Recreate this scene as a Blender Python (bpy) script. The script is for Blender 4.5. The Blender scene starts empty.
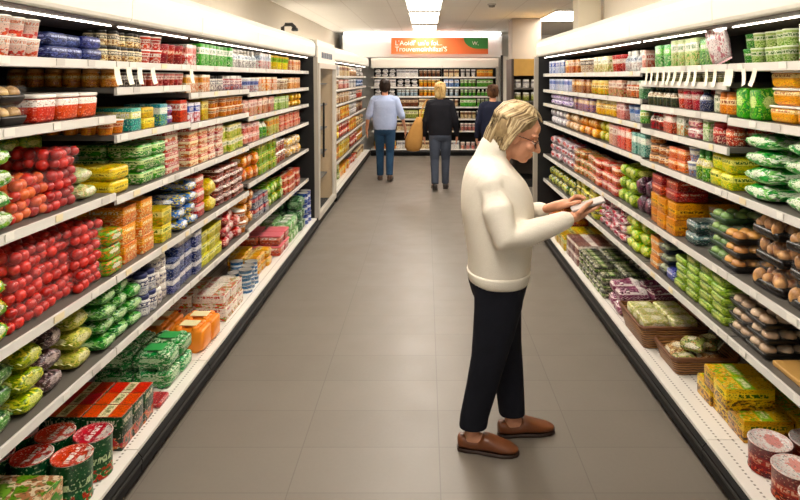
import bpy, math, random
from mathutils import Vector, Matrix, noise as mnoise
R = random.Random(7)
C = bpy.context.scene.collection
PI = math.pi
F = 621.0          # focal length in pixels of an 800 px wide frame
EYE = 1.70         # camera height

# ------------------------------------------------------------------ materials
def lin(h):
    h = h.lstrip('#')
    o = []
    for i in (0, 2, 4):
        v = int(h[i:i+2], 16) / 255
        o.append(v/12.92 if v <= .04045 else ((v+.055)/1.055)**2.4)
    return (*o, 1)
class NT:
    def __init__(s, name):
        s.m = bpy.data.materials.new(name); s.m.use_nodes = True
        s.t = s.m.node_tree; s.n = s.t.nodes; s.n.clear()
        s.out = s.n.new('ShaderNodeOutputMaterial')
        s.b = s.n.new('ShaderNodeBsdfPrincipled')
        s.t.links.new(s.b.outputs[0], s.out.inputs[0])
    def put(s, sock, v):
        if isinstance(v, bpy.types.NodeSocket): s.t.links.new(v, sock)
        else: sock.default_value = v
    def math(s, op, a, b=0.0, c=0.0):
        n = s.n.new('ShaderNodeMath'); n.operation = op
        s.put(n.inputs[0], a); s.put(n.inputs[1], b); s.put(n.inputs[2], c)
        return n.outputs[0]
    def mix(s, f, a, b):
        n = s.n.new('ShaderNodeMix'); n.data_type = 'RGBA'
        s.put(n.inputs[0], f); s.put(n.inputs[6], a); s.put(n.inputs[7], b)
        return n.outputs[2]
    def coord(s, which): 
        return s.n.new('ShaderNodeTexCoord').outputs[which]
    def mapping(s, v, sc=(1, 1, 1), loc=(0, 0, 0)):
        n = s.n.new('ShaderNodeMapping'); s.put(n.inputs[0], v)
        s.put(n.inputs[1], loc); n.inputs[3].default_value = sc
        return n.outputs[0]
    def noise(s, v, scale, detail=2.0):
        n = s.n.new('ShaderNodeTexNoise'); s.put(n.inputs['Vector'], v)
        n.inputs['Scale'].default_value = scale; n.inputs['Detail'].default_value = detail
        return n.outputs[0]
    def sep(s, v):
        n = s.n.new('ShaderNodeSeparateXYZ'); s.put(n.inputs[0], v); return n.outputs
    def bump(s, h, strength=.3, dist=.01):
        n = s.n.new('ShaderNodeBump'); n.inputs['Strength'].default_value = strength
        n.inputs['Distance'].default_value = dist; s.put(n.inputs['Height'], h)
        s.t.links.new(n.outputs[0], s.b.inputs['Normal'])
    def fin(s, col, rough=.5, metal=0.0, spec=.5, coat=0.0):
        s.put(s.b.inputs['Base Color'], col); s.put(s.b.inputs['Roughness'], rough)
        s.b.inputs['Metallic'].default_value = metal
        s.b.inputs['Specular IOR Level'].default_value = spec
        s.b.inputs['Coat Weight'].default_value = coat
        return s.m
_mc = {}
def flat(h, rough=.5, metal=0.0, spec=.5, var=.0):
    k = ('flat', h, rough, metal, spec, var)
    if k in _mc: return _mc[k]
    n = NT('plain_' + h.strip('#'))
    col = lin(h)
    if var:
        f = n.noise(n.coord('Object'), 9.0, 3)
        c = lin(h); d = tuple(x*(1-var) for x in c[:3]) + (1,)
        col = n.mix(f, c, d)
    _mc[k] = n.fin(col, rough, metal, spec); return _mc[k]
def emit(name, h, st):
    n = NT(name); n.b.inputs['Emission Color'].default_value = lin(h)
    n.b.inputs['Emission Strength'].default_value = st
    return n.fin(lin('#ffffff'), .5)
def pm(base, band='#ffffff', pic='#c03020', pic2=None, txt='#ffffff', rough=.3, style='band'):
    """printed packaging: base colour, a lettered band, an oval badge and a food picture"""
    pic2 = pic2 or pic
    k = ('pm', base, band, pic, pic2, txt, rough, style)
    if k in _mc: return _mc[k]
    n = NT('print_' + base.strip('#') + '_' + band.strip('#') + '_' + pic.strip('#'))
    uv = n.coord('UV'); u, v, _ = n.sep(uv)
    rnd = n.n.new('ShaderNodeObjectInfo').outputs['Random']
    off = n.math('MULTIPLY', rnd, 37.0)
    cx = n.n.new('ShaderNodeCombineXYZ'); n.put(cx.inputs[0], off); n.put(cx.inputs[1], off)
    mp = n.mapping(uv, (1, 1, 1), cx.outputs[0])
    nz = n.noise(mp, 4.2, 2)
    nz2 = n.noise(mp, 9.0, 1)
    pc = n.mix(n.math('GREATER_THAN', nz2, .52), lin(pic), lin(pic2))
    lo = {'band': .50, 'full': 1.2, 'top': .38, 'stripe': .3}[style]
    a = n.math('MULTIPLY', n.math('GREATER_THAN', nz, .48), n.math('LESS_THAN', v, lo))
    col = n.mix(a, lin(base), pc)
    if style != 'full':
        b0, b1 = {'band': (.54, .84), 'top': (.66, .97), 'stripe': (.36, .62)}[style]
        inb = n.math('MULTIPLY', n.math('GREATER_THAN', v, b0), n.math('LESS_THAN', v, b1))
        col = n.mix(inb, col, lin(band))
        tx = n.noise(n.mapping(mp, (17, 5, 1)), 1.0, 1)
        vm = (b0+b1)/2
        int_ = n.math('LESS_THAN', n.math('ABSOLUTE', n.math('SUBTRACT', v, vm)), (b1-b0)*.27)
        inu = n.math('LESS_THAN', n.math('ABSOLUTE', n.math('SUBTRACT', u, .5)), .36)
        t = n.math('MULTIPLY', n.math('MULTIPLY', n.math('GREATER_THAN', tx, .48), int_), inu)
        col = n.mix(t, col, lin(txt))
    else:
        du = n.math('MULTIPLY', n.math('SUBTRACT', u, .5), 3.0); dv = n.math('MULTIPLY', n.math('SUBTRACT', v, .58), 5.0)
        r = n.math('ADD', n.math('ADD', n.math('MULTIPLY', du, du), n.math('MULTIPLY', dv, dv)), n.math('MULTIPLY', n.math('SUBTRACT', nz2, .5), 1.6))
        col = n.mix(n.math('LESS_THAN', r, .75), col, lin(band))
    sp = n.noise(mp, 15.0, 1)
    dk = tuple(c*.16 for c in lin(base)[:3]) + (1,)
    col = n.mix(n.math('MULTIPLY', n.math('LESS_THAN', sp, .37), .75), col, dk)
    col = n.mix(n.math('MULTIPLY', n.math('GREATER_THAN', sp, .635), .7), col, lin(txt))
    # small tint difference from one pack to the next
    hs = n.n.new('ShaderNodeHueSaturation')
    n.put(hs.inputs['Color'], col)
    hs.inputs['Saturation'].default_value = 1.18
    n.put(hs.inputs['Hue'], n.math('ADD', .49, n.math('MULTIPLY', rnd, .02)))
    n.put(hs.inputs['Value'], n.math('ADD', .74, n.math('MULTIPLY', rnd, .26)))
    _mc[k] = n.fin(hs.outputs[0], rough); return _mc[k]
def film_mat():
    if 'film' in _mc: return _mc['film']
    n = NT('clear_film'); n.b.inputs['Alpha'].default_value = .03
    _mc['film'] = n.fin(lin('#f4f4f0'), .12, 0, .6); return _mc['film']
def produce_mat(h, h2, scale=12):
    k = ('prod', h, h2)
    if k in _mc: return _mc[k]
    n = NT('produce_' + h.strip('#'))
    f = n.noise(n.coord('Object'), scale, 3)
    n2 = n.math('MULTIPLY', n.math('SUBTRACT', f, .35), 3.0)
    _mc[k] = n.fin(n.mix(n2, lin(h), lin(h2)), .35); return _mc[k]

M_canopy = flat('#f1ecdf', .38)
M_rail = flat('#d6d2ca', .35, 0, .5)
M_shelf = flat('#5f5a53', .5)
M_black = flat('#0b0a0a', .55)
M_bump = flat('#090807', .55, 0, .2)
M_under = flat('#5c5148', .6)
M_tube = emit('cabinet_tube', '#fff3e4', 12)
M_tag = flat('#e9e5db', .5); M_tagy = flat('#ead9b0', .5); M_strip = flat('#f6efd6', .5)
def deck_material():
    n = NT('perforated_white_deck')
    uv = n.coord('Object'); x, y, z = n.sep(uv)
    fx = n.math('FRACT', n.math('MULTIPLY', x, 45.0)); fy = n.math('FRACT', n.math('MULTIPLY', y, 16.0))
    a = n.math('MULTIPLY', n.math('LESS_THAN', fx, .45), n.math('LESS_THAN', fy, .14))
    return n.fin(n.mix(a, lin('#e6e1d8'), lin('#8d867c')), .4)
M_deck = deck_material()

# ------------------------------------------------------------------ meshes
class MB:
    def __init__(s): s.v = []; s.f = []; s.mi = []; s.sm = []; s.cur = 0; s.smooth = True
    def ring_loft(s, rings, cap0=True, cap1=True, close=True):
        b = len(s.v); n = len(rings[0])
        for r in rings: s.v += [tuple(p) for p in r]
        for i in range(len(rings)-1):
            for j in range(n if close else n-1):
                k = (j+1) % n
                s._f((b+i*n+j, b+i*n+k, b+(i+1)*n+k, b+(i+1)*n+j))
        if cap0: s._f(tuple(b+j for j in reversed(range(n))), False)
        if cap1: s._f(tuple(b+(len(rings)-1)*n+j for j in range(n)), False)
        return s
    def _f(s, f, sm=None):
        s.f.append(f); s.mi.append(s.cur); s.sm.append(s.smooth if sm is None else sm)
    def box(s, x0, x1, y0, y1, z0, z1):
        b = len(s.v)
        s.v += [(x0,y0,z0),(x1,y0,z0),(x1,y1,z0),(x0,y1,z0),(x0,y0,z1),(x1,y0,z1),(x1,y1,z1),(x0,y1,z1)]
        for f in ((3,2,1,0),(4,5,6,7),(0,1,5,4),(1,2,6,5),(2,3,7,6),(3,0,4,7)): s._f(tuple(b+i for i in f), False)
        return s
    def rrect(s, w, d, r, z, cx=0, cy=0, k=3):
        pts = []
        for (sx, sy, a0) in ((1,1,0),(-1,1,90),(-1,-1,180),(1,-1,270)):
            for i in range(k+1):
                a = math.radians(a0 + 90*i/k)
                pts.append((cx+sx*(w/2-r)+r*math.cos(a), cy+sy*(d/2-r)+r*math.sin(a), z))
        return pts
    def rbox(s, w, d, h, r=.006, z0=0, cx=0, cy=0, tw=1.0, k=2):
        """box with rounded edges; tw = size of the bottom against the top"""
        e = min(r*.7, h*.3)
        R0 = []
        for (z, ins) in ((0, e), (e*.35, e*.3), (e, 0), (h-e, 0), (h-e*.35, e*.3), (h, e)):
            t = tw + (1-tw)*z/h
            R0.append(s.rrect(w*t-2*ins, d*t-2*ins, max(r-ins, .001), z0+z, cx, cy, k))
        return s.ring_loft(R0)
    def lathe(s, prof, n=16, cx=0, cy=0, z0=0, cap0=True, cap1=True):
        return s.ring_loft([[(cx+r*math.cos(2*PI*i/n), cy+r*math.sin(2*PI*i/n), z0+z) for i in range(n)] for r, z in prof], cap0, cap1)
    def ell(s, c, r, n=12, m=8, rot=None):
        c = Vector(c); rings = []
        for i in range(m+1):
            th = PI*i/m; sr = max(math.sin(th), .02)
            ring = []
            for j in range(n):
                a = 2*PI*j/n
                p = Vector((r[0]*sr*math.cos(a), r[1]*sr*math.sin(a), -r[2]*math.cos(th)))
                if rot: p = rot @ p
                ring.append(c+p)
            rings.append(ring)
        return s.ring_loft(rings)
    def tube(s, pts, rad, n=10, squash=1.0, side=None, ends=True):
        P = [Vector(p) for p in pts]
        if not hasattr(rad, '__len__'): rad = [rad]*len(P)
        rings = []; up = Vector(side) if side else None
        for i, p in enumerate(P):
            t = (P[min(i+1, len(P)-1)] - P[max(i-1, 0)]).normalized()
            a = up if up else (Vector((0,0,1)) if abs(t.z) < .9 else Vector((1,0,0)))
            x = t.cross(a).normalized(); y = x.cross(t).normalized()
            def ring(c, k): return [c + (x*math.cos(2*PI*j/n) + y*squash*math.sin(2*PI*j/n))*k for j in range(n)]
            if i == 0 and ends:
                for q in (.25, .7): rings.append(ring(p - t*rad[0]*math.sqrt(1-q*q), rad[0]*q))
            rings.append(ring(p, rad[i]))
            if i == len(P)-1 and ends:
                for q in (.7, .25): rings.append(ring(p + t*rad[i]*math.sqrt(1-q*q), rad[i]*q))
            if up is None: pass
        return s.ring_loft(rings)
    def mesh(s, name, mats):
        me = bpy.data.meshes.new(name)
        me.from_pydata(s.v, [], s.f); 
        if not isinstance(mats, (list, tuple)): mats = [mats]
        for m in mats: me.materials.append(m)
        me.polygons.foreach_set('material_index', s.mi)
        me.polygons.foreach_set('use_smooth', s.sm)
        xs = [p[0] for p in s.v]; ys = [p[1] for p in s.v]; zs = [p[2] for p in s.v]
        x0, y0, z0 = min(xs), min(ys), min(zs)
        W = max(max(xs)-x0, 1e-4); D = max(max(ys)-y0, 1e-4); H = max(max(zs)-z0, 1e-4)
        uv = me.uv_layers.new(name='UVMap').data
        for p in me.polygons:
            n = p.normal; ax, ay, az = abs(n.x), abs(n.y), abs(n.z)
            for li in p.loop_indices:
                q = me.vertices[me.loops[li].vertex_index].co
                if az > ax*1.3 and az > ay*1.3: uv[li].uv = ((q.x-x0)/W, (q.y-y0)/D)
                elif ax > ay: uv[li].uv = ((q.y-y0)/D, (q.z-z0)/H)
                else: uv[li].uv = ((q.x-x0)/W, (q.z-z0)/H)
        me.update(); return me

def link(name, data, parent=None, loc=(0,0,0), rz=0):
    o = bpy.data.objects.new(name, data); C.objects.link(o)
    o.location = loc; o.rotation_euler = (0, 0, rz)
    if parent: o.parent = parent
    return o
def tag(o, label, cat, group=None):
    o['label'] = label; o['category'] = cat
    if group: o['group'] = group
    return o
def struct(name, mb, mat):
    o = link(name, mb.mesh(name, mat)); o['kind'] = 'structure'; return o
def thing(name, label, cat, loc=(0,0,0), rz=0, group=None):
    return tag(link(name, None, None, loc, rz), label, cat, group)

# ------------------------------------------------------------------ product prototypes: [(part name, mesh), ...]
_pc = {}
def proto(kind, w, h, d, m1, m2, seed=0):
    pkey = (kind, round(w,3), round(h,3), round(d,3), m1.name, m2.name if m2 else '', seed)
    if pkey in _pc: return _pc[pkey]
    parts = []
    def P(name, mb, m): parts.append((name, mb.mesh(name, m)))
    rr = random.Random(hash((kind, seed)) & 0xffff if False else seed*131+len(kind))
    if kind == 'carton':
        P('carton', MB().rbox(w, d, h, .004), m1)
    elif kind == 'pack':       # soft film-wrapped pack
        P('pack', MB().rbox(w, d, h, min(.02, h*.4), k=3), m1)
    elif kind == 'pot':
        r = min(w, d)/2
        P('cup', MB().lathe([(r*.72,0),(r*.78,h*.04),(r*.95,h*.86),(r*.97,h*.9)], 16), m1)
        P('lid', MB().lathe([(r*.97,h*.9),(r,h*.91),(r,h*.97),(r*.9,h),(r*.2,h*.995)], 16), m2)
    elif kind == 'jar':
        r = min(w, d)/2
        P('jar_body', MB().lathe([(r*.85,0),(r*.97,h*.05),(r,h*.12),(r,h*.7),(r*.9,h*.78),(r*.82,h*.8)], 16), m1)
        P('lid', MB().lathe([(r*.88,h*.79),(r*.9,h*.8),(r*.9,h*.96),(r*.84,h),(r*.2,h)], 16), m2)
    elif kind == 'can':
        r = min(w, d)/2
        P('can_body', MB().lathe([(r*.95,0),(r,h*.02),(r,h*.05),(r*.97,h*.07),(r*.97,h*.93),(r,h*.95),(r,h*.97)], 28), m1)
        P('lid', MB().lathe([(r*1.0,h*.965),(r*1.01,h*.97),(r*1.01,h*.995),(r*.95,h),(r*.93,h*.98),(r*.3,h*.98)], 28), m2)
    elif kind == 'bottle':
        r = min(w, d)/2
        P('bottle_body', MB().lathe([(r*.85,0),(r,h*.04),(r,h*.5),(r*.9,h*.6),(r*.5,h*.75),(r*.42,h*.84)], 14), m1)
        P('cap', MB().lathe([(r*.48,h*.83),(r*.5,h*.84),(r*.5,h*.98),(r*.42,h)], 12), m2)
    elif kind == 'tub':
        P('container', MB().rbox(w, d, h*.86, .018, tw=.93, k=4), m1)
        P('lid', MB().rbox(w*1.02, d*1.02, h*.14, .02, z0=h*.86, k=4), m2)
    elif kind == 'bag':        # lumpy pillow bag lying on its back, crimped seals at both ends
        b = MB(); N = 30; rings = []
        L = 16
        def sp(v, e): return math.copysign(abs(v)**e, v)
        for i in range(L+1):
            t = i/L; e = math.sin(PI*min(max(t, .0), 1))**.30
            x = (t-.5)*w*.92
            ring = []
            for j in range(N):
                a = 2*PI*j/N
                ca, sa = math.cos(a), math.sin(a)
                yy = d*.5*sp(ca, .5)*(.86+.14*e)
                zz = h*.5*sp(sa, .55)*max(e, .06)
                q = Vector((x*30+seed*3.1, yy*30, (1 if sa > 0 else -1)*2.0+seed))
                lump = .55-mnoise.voronoi(q)[0][0]
                nn = mnoise.noise(Vector((x*13+seed*5, yy*13, seed*2.0)))
                k = 1+(.62*lump+.30*nn)
                if sa > 0: zz *= k
                yy *= 1+.10*lump*abs(ca)
                ring.append((x, yy, h*.46+zz*(.98 if sa > 0 else .92)))
            rings.append(ring)
        b.ring_loft(rings); P('pouch', b, m1)
        for sx in (-1, 1):
            s = MB(); s.smooth = False
            rows = []
            for x in (sx*w*.45, sx*w*.475, sx*w*.5):
                rows.append([(x, -d*.46+d*.92*q/14, h*.46+(.003 if q % 2 else -.003)) for q in range(15)])
            for rws in rows: s.v += [(a, b_, c+.0015) for a, b_, c in rws]
            for i in range(2):
                for q in range(14):
                    f = (i*15+q, i*15+q+1, (i+1)*15+q+1, (i+1)*15+q); s._f(f if sx > 0 else f[::-1])
            P('seal', s, m2 or m1)
    elif kind == 'tray':       # shallow tray with food in it under a film lid
        P('tray', MB().rbox(w, d, h*.5, .015, tw=.85, k=3), m1)
        nx = max(2, round(w/.07)); ny = max(2, round(d/.07))
        for i in range(nx):
            for j in range(ny):
                cx = (i+.5)/nx*w*.9-w*.45; cy = (j+.5)/ny*d*.9-d*.45
                P('food_piece', MB().ell((cx+rr.uniform(-.004,.004), cy, h*.55), (w*.45/nx, d*.45/ny, h*.38), 10, 6), m2)
        P('film', MB().rbox(w*.99, d*.99, h*.46, .015, z0=h*.5, k=3), film_mat())
    elif kind in ('produce', 'peppers'):    # clear bag full of loose round produce
        P('bag_film', MB().rbox(w, d, h, h*.42, k=4), film_mat())
        pit, nk = .042, 2
        nx = max(2, round(w/pit)); ny = max(2, round(d/pit))
        for k in range(nk):
            for i in range(nx):
                for j in range(ny):
                    cx = (i+.5)/nx*w*.94-w*.47; cy = (j+.5)/ny*d*.94-d*.47
                    r_ = rr.uniform(.019, .023)*(1 if nk == 2 else 1.45)
                    P('fruit', MB().ell((cx+rr.uniform(-.007,.007), cy+rr.uniform(-.007,.007), h*(.28+.44*k if nk == 2 else .5)+rr.uniform(-.007,.007)), (r_, r_*(1 if nk == 2 else rr.uniform(.8, 1.3)), r_*.94), 9, 6), m1 if kind == 'produce' or (i+j+k) % 3 else m2)
    elif kind == 'buns':       # dark printed bag with a clear window over browned pieces
        P('bag_film', MB().rbox(w, d, h, h*.42, k=4), film_mat())
        P('dark_print', MB().rbox(w*.97, d*.98, h*.36, h*.17, z0=.003, k=4), m2)
        for i in range(4):
            for j in range(5):
                cx = (i-1.5)*w*.22; cy = (j-2)*d*.185
                rot = Matrix.Rotation(rr.uniform(-1, 1), 3, 'Z') @ Matrix.Rotation(rr.uniform(-.4, .4), 3, 'X')
                P('piece', MB().ell((cx+rr.uniform(-.012,.012), cy+rr.uniform(-.012,.012), h*.5+rr.uniform(-.012,.014)),
                                    (rr.uniform(.018,.033), rr.uniform(.018,.028), rr.uniform(.022,.036)), 10, 7, rot), m1)
    elif kind == 'six':        # shrink-wrapped block of six little bottles
        for i in range(3):
            for j in range(2):
                r = min(w/6, d/4)
                P('bottle', MB().lathe([(r*.9,0),(r,h*.05),(r,h*.7),(r*.9,h*.9),(r*.6,h*.94)], 12, (i-1)*w/3, (j-.5)*d/2), m1)
        P('wrapper', MB().rbox(w, d, h*.78, .02, z0=h*.06, k=3), m1)
        P('top_label', MB().rbox(w*.55, d*.5, .004, .001, z0=h*.94), m2 or m1)
    elif kind == 'boxpack':    # cardboard multipack: body, printed top panel, printed end panel
        P('box_body', MB().rbox(w, d, h-.002, .004), m1)
        P('top_panel', MB().rbox(w*.97, d*.97, .003, .001, z0=h-.0025), m2)
    _pc[pkey] = parts
    return parts
NAME = dict(carton='food_carton', pack='food_pack', pot='yogurt_pot', jar='glass_jar', can='food_can', bottle='bottle',
            tub='plastic_tub', bag='food_bag', tray='food_tray', produce='tomato_bag', peppers='pepper_bag', buns='bread_bag', six='drinks_multipack', boxpack='cardboard_box')
CAT = dict(carton='carton', pack='food pack', pot='pot', jar='jar', can='can', bottle='bottle', tub='tub', bag='bag',
           tray='food tray', produce='bag of tomatoes', peppers='bag of peppers', buns='bag of bread', six='drinks pack', boxpack='box')
_merge = {}
def place(kind, w, h, d, m1, m2, loc, rz, label, group, seed=0, tilt=0, name=None, cat=None):
    parts = proto(kind, w, h, d, m1, m2, seed)
    nm = name or NAME[kind]
    small = loc[1] > 5.0                      # too small in the photo to show its parts
    if len(parts) == 1 or small:
        if len(parts) == 1: me = parts[0][1]
        else:
            key = id(parts)
            if key not in _merge:
                mb = MB(); mats = []
                for _, p in parts:
                    m = p.materials[0]
                    if m not in mats: mats.append(m)
                    b = len(mb.v); mb.v += [tuple(v.co) for v in p.vertices]
                    for f in p.polygons:
                        mb.f.append(tuple(b+i for i in f.vertices)); mb.mi.append(mats.index(m)); mb.sm.append(f.use_smooth)
                _merge[key] = mb.mesh(nm, mats)
            me = _merge[key]
        o = link(nm, me, None, loc, rz)
    else:
        o = link(nm, None, None, loc, rz)
        for pn, me in parts: link(pn, me, o)
    if tilt: o.rotation_euler[0] = tilt
    return tag(o, label, cat or CAT[kind], group)

ORD = ['first','second','third','fourth','fifth','sixth','seventh','eighth','ninth','tenth','eleventh','twelfth','thirteenth','fourteenth','fifteenth','sixteenth','seventeenth','eighteenth','nineteenth','twentieth']
def layer_phrase(l, L):
    if L == 1: return ''
    if L == 2: return ('lower', 'upper')[l]
    if l == 0: return 'bottom'
    if l == L-1: return 'top'
    if L == 3: return 'middle'
    return ('lower middle' if L == 4 else ORD[l]+' layer') if l == 1 else ('upper middle' if L == 4 else ORD[l]+' layer')
def row_phrase(r, n):
    if n == 1: return ''
    if n == 2: return ('front', 'rear')[r]
    return ('front', 'second row', 'third row', 'fourth row', 'fifth row', 'sixth row', 'seventh row')[r]
def kind_name(kind, desc, w, h):
    ws = desc.split()
    nouns = dict(carton=('drink','soup','pasta','finger'), bag=('lettuce','pepper','salad','vegetable','crisps','spinach','endive','sausage','snack','bean','beetroot','onion'))
    for k in nouns.get(kind, ()):
        if k in ws: return k.replace('finger','fish_finger').replace('bean','green_bean') + '_' + kind
    if kind == 'carton': return 'tall_carton' if h > 1.2*w else ('flat_carton' if h < .07 else 'food_carton')
    return NAME[kind]
FRONT = {'L': -1.19, 'R': 1.19}
BACKY = 13.35
LEFTX = 0
def frame(side, along, depth):
    if side == 'L': return (-1.19-depth, along), PI/2
    if side == 'R': return (1.19+depth, along), -PI/2
    return (along, BACKY+depth), 0
SHELVES = [('L',1.2,2.6,[1.73,1.505,1.18,.83,.53]),('L',2.6,3.42,[1.73,1.62,1.42,1.16,.83,.53]),('L',3.42,4.55,[1.73,1.575,1.405,1.16,.83,.53]),('L',4.55,6.9,[1.73,1.55,1.37,1.17,.88,.55]),
 ('R',1.2,2.67,[1.72,1.49,1.17,.82,.55]),('R',2.67,3.75,[1.72,1.64,1.50,1.36,1.17,.82,.55]),('R',3.75,6.9,[1.70,1.53,1.38,1.18,.82,.55])]
def block(side, z, a0, a1, kind, w, h, d, L, rows, m1, m2, desc, where, depth=.128, gap=.004, seedn=3, skip=None, jit=1.0, name=None, cat=None):
    for s, b0, b1, sh in SHELVES:                 # keep each stack below the shelf above it
        if s == side and a1 > b0+.03 and a0 < b1-.03:
            top = min([q+.012 for q in sh if q > z+.005], default=1.905)
            h = min(h, (top-.007-z)/L/(1.08 if kind == 'bag' else 1.0))
    n = max(1, int((a1-a0+.02)/w)); pitch = (a1-a0)/n
    if n == 1: pitch = max(pitch, w)
    pitch = min(pitch, w*1.25)
    for i in range(n):
        for r in range(rows):
            cdep = R.uniform(-.004, .022) if d < .3 and side != 'B' and rows*(d+gap) < .5 else 0
            if rows > 2: cdep = 0
            for l in range(L):
                if L > 2 and l == L-1 and R.random() < .16: continue
                if skip and skip(i, r, l): continue
                al = a0 + pitch*(i+.5)
                dp = depth + d/2 + r*(d+gap) + max(cdep, 0) + (R.uniform(0, .010) if l else 0)
                (x, y), rz = frame(side, al, dp)
                bits = [desc, where]
                frm = 'from left' if side == 'B' else 'from camera'
                if n > 1: bits.append(ORD[min(i,19)] + ' ' + frm)
                if L > 1: bits.append(layer_phrase(l, L))
                if rows > 1: bits.append(row_phrase(r, rows))
                if len(' '.join(bits).split()) > 16: print('LONG', ' '.join(bits))
                q = jit if kind in ('bag', 'produce', 'peppers', 'buns') else .35*jit
                j = R.uniform(-.07, .07)*q
                place(kind, w*.985, h*.985, d, m1, m2, (x+R.uniform(-.006,.006)*q, y+R.uniform(-.004,.004)*q, z+l*h+.0008),
                      rz+j*(.5 if kind in ('pack','carton','tub','boxpack') else 1.6), ' '.join(bits), desc + 's ' + where, (i*3+r*5+l*7) % seedn, 0, name or kind_name(kind, desc, w, h), cat)
# ------------------------------------------------------------------ setting
XW = -2.0; CEIL = 2.68; YB = 14.4
def floor_material():
    n = NT('taupe_floor_tiles')
    g = n.coord('Object'); x, y, z = n.sep(g)
    TX, TY = .627, .3135
    tx = n.math('DIVIDE', n.math('SUBTRACT', x, .06), TX); ty = n.math('DIVIDE', n.math('SUBTRACT', y, .03), TY)
    fx = n.math('ABSOLUTE', n.math('SUBTRACT', n.math('FRACT', n.math('ADD', tx, 50.0)), .5))
    fy = n.math('ABSOLUTE', n.math('SUBTRACT', n.math('FRACT', n.math('ADD', ty, 50.0)), .5))
    j = n.math('MAXIMUM', n.math('GREATER_THAN', fx, .4965), n.math('GREATER_THAN', fy, .494))
    cell = n.n.new('ShaderNodeCombineXYZ'); n.put(cell.inputs[0], n.math('FLOOR', tx)); n.put(cell.inputs[1], n.math('FLOOR', ty))
    wn = n.n.new('ShaderNodeTexWhiteNoise'); wn.noise_dimensions = '2D'; n.put(wn.inputs['Vector'], cell.outputs[0])
    c = n.mix(wn.outputs[0], lin('#726a60'), lin('#776f65'))
    c = n.mix(n.math('MULTIPLY', n.noise(g, 2.2, 4), .5), c, lin('#696157'))
    c = n.mix(n.math('MULTIPLY', n.noise(g, 60, 2), .3), c, lin('#80786e'))
    c = n.mix(n.math('MULTIPLY', j, .45), c, lin('#4a423a'))
    return n.fin(c, n.math('ADD', .34, n.math('MULTIPLY', n.noise(g, 5, 3), .16)), 0, .45)
struct('floor', MB().box(-2.1, 4.7, -1.0, 14.6, -.1, 0), floor_material())
M_wall = flat('#cfc6b6', .8, var=.04); M_wallw = flat('#f6f4ef', .7)
def ceiling_material():
    n = NT('ceiling_tiles')
    x, y, z = n.sep(n.coord('Object'))
    a = n.math('ABSOLUTE', n.math('SUBTRACT', n.math('FRACT', n.math('DIVIDE', n.math('ADD', x, 20.3), .6)), .5))
    b = n.math('ABSOLUTE', n.math('SUBTRACT', n.math('FRACT', n.math('DIVIDE', n.math('ADD', y, 20.2), 1.2)), .5))
    j = n.math('MAXIMUM', n.math('GREATER_THAN', a, .488), n.math('GREATER_THAN', b, .494))
    return n.fin(n.mix(n.math('MULTIPLY', j, .5), lin('#efebe4'), lin('#cfc8bf')), .8)
struct('ceiling', MB().box(-2.1, 4.7, -1.0, 14.6, CEIL, CEIL+.1), ceiling_material())
struct('wall_left', MB().box(-2.1, XW, -1.0, 14.6, 0, CEIL), M_wall)
struct('wall_back', MB().box(XW, 4.6, YB, 14.6, 0, CEIL), M_wallw)
struct('wall_right', MB().box(2.02, 2.14, -1.0, 7.05, 0, CEIL), M_wall)
struct('wall_far_right', MB().box(4.6, 4.7, -1.0, 14.6, 0, CEIL), M_wall)
struct('trim_1', MB().box(-1.80, 1.64, 13.42, 14.39, 2.125, 2.60), M_wallw)
# square columns
def column(x0, x1, y0, y1, label, mat, plinth):
    o = thing('square_column', label, 'column', ((x0+x1)/2, (y0+y1)/2, 0))
    hw, hd = (x1-x0)/2, (y1-y0)/2
    link('shaft', MB().rbox(hw*2, hd*2, CEIL-.012, .008, z0=.006).mesh('shaft', mat), o)
    link('skirting', MB().box(-hw-.012, hw+.012, -hd-.012, hd+.012, .001, .1).mesh('skirting', M_bump), o)
column(1.43, 1.91, 10.3, 10.78, 'beige square column behind the end of the right cabinets', flat('#9c9184', .75), 0)
column(1.74, 2.0, 7.1, 7.36, 'cream square column above the right canopy', flat('#e6ddc9', .7), 0)
# ceiling light panels
M_panel = emit('light_diffuser', '#fff6ea', 17)
def light_panel(x0, x1, y0, y1, label):
    o = thing('ceiling_light', label, 'ceiling light', ((x0+x1)/2, (y0+y1)/2, CEIL-.03), 0, None)
    hw, hd = (x1-x0)/2, (y1-y0)/2
    fr = MB()
    for a in ((-hw-.02, hw+.02, -hd-.02, -hd), (-hw-.02, hw+.02, hd, hd+.02), (-hw-.02, -hw, -hd, hd), (hw, hw+.02, -hd, hd)):
        fr.box(a[0], a[1], a[2], a[3], 0, .0295)
    link('frame', fr.mesh('frame', flat('#e8e4dc', .5)), o)
    link('diffuser', MB().box(-hw, hw, -hd, hd, -.010, .028).mesh('diffuser', M_panel), o)
LP = [(.9, 'nearest the camera'), (2.95, 'second from the camera'), (5.0, 'third from the camera'), (7.1, 'at the top edge of the photo'),
      (9.17, 'middle one before the orange sign'), (11.5, 'closest to the orange sign')]
for y, w in LP: light_panel(-.24, .19, y, y+1.68, 'long white ceiling light over the aisle, ' + w)
light_panel(1.9, 2.45, 9.0, 10.4, 'white ceiling light over the next aisle beyond the right canopy')
light_panel(3.3, 3.75, 7.0, 8.7, 'white ceiling light near the far right wall')
o = thing('cove_light', 'long slim white light along the top of the back wall', 'light', (0, 13.40, 2.605))
link('housing', MB().box(-1.78, 1.62, -.04, .08, .042, .06).mesh('housing', M_wallw), o)
link('tube', MB().tube([(-1.76, -.05, .025), (1.60, -.05, .025)], .014, 8).mesh('tube', emit('cove_tube', '#ffffff', 12)), o)
o = thing('smoke_detector', 'small round grey smoke detector on the ceiling', 'smoke detector', (.88, 8.3, CEIL))
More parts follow.
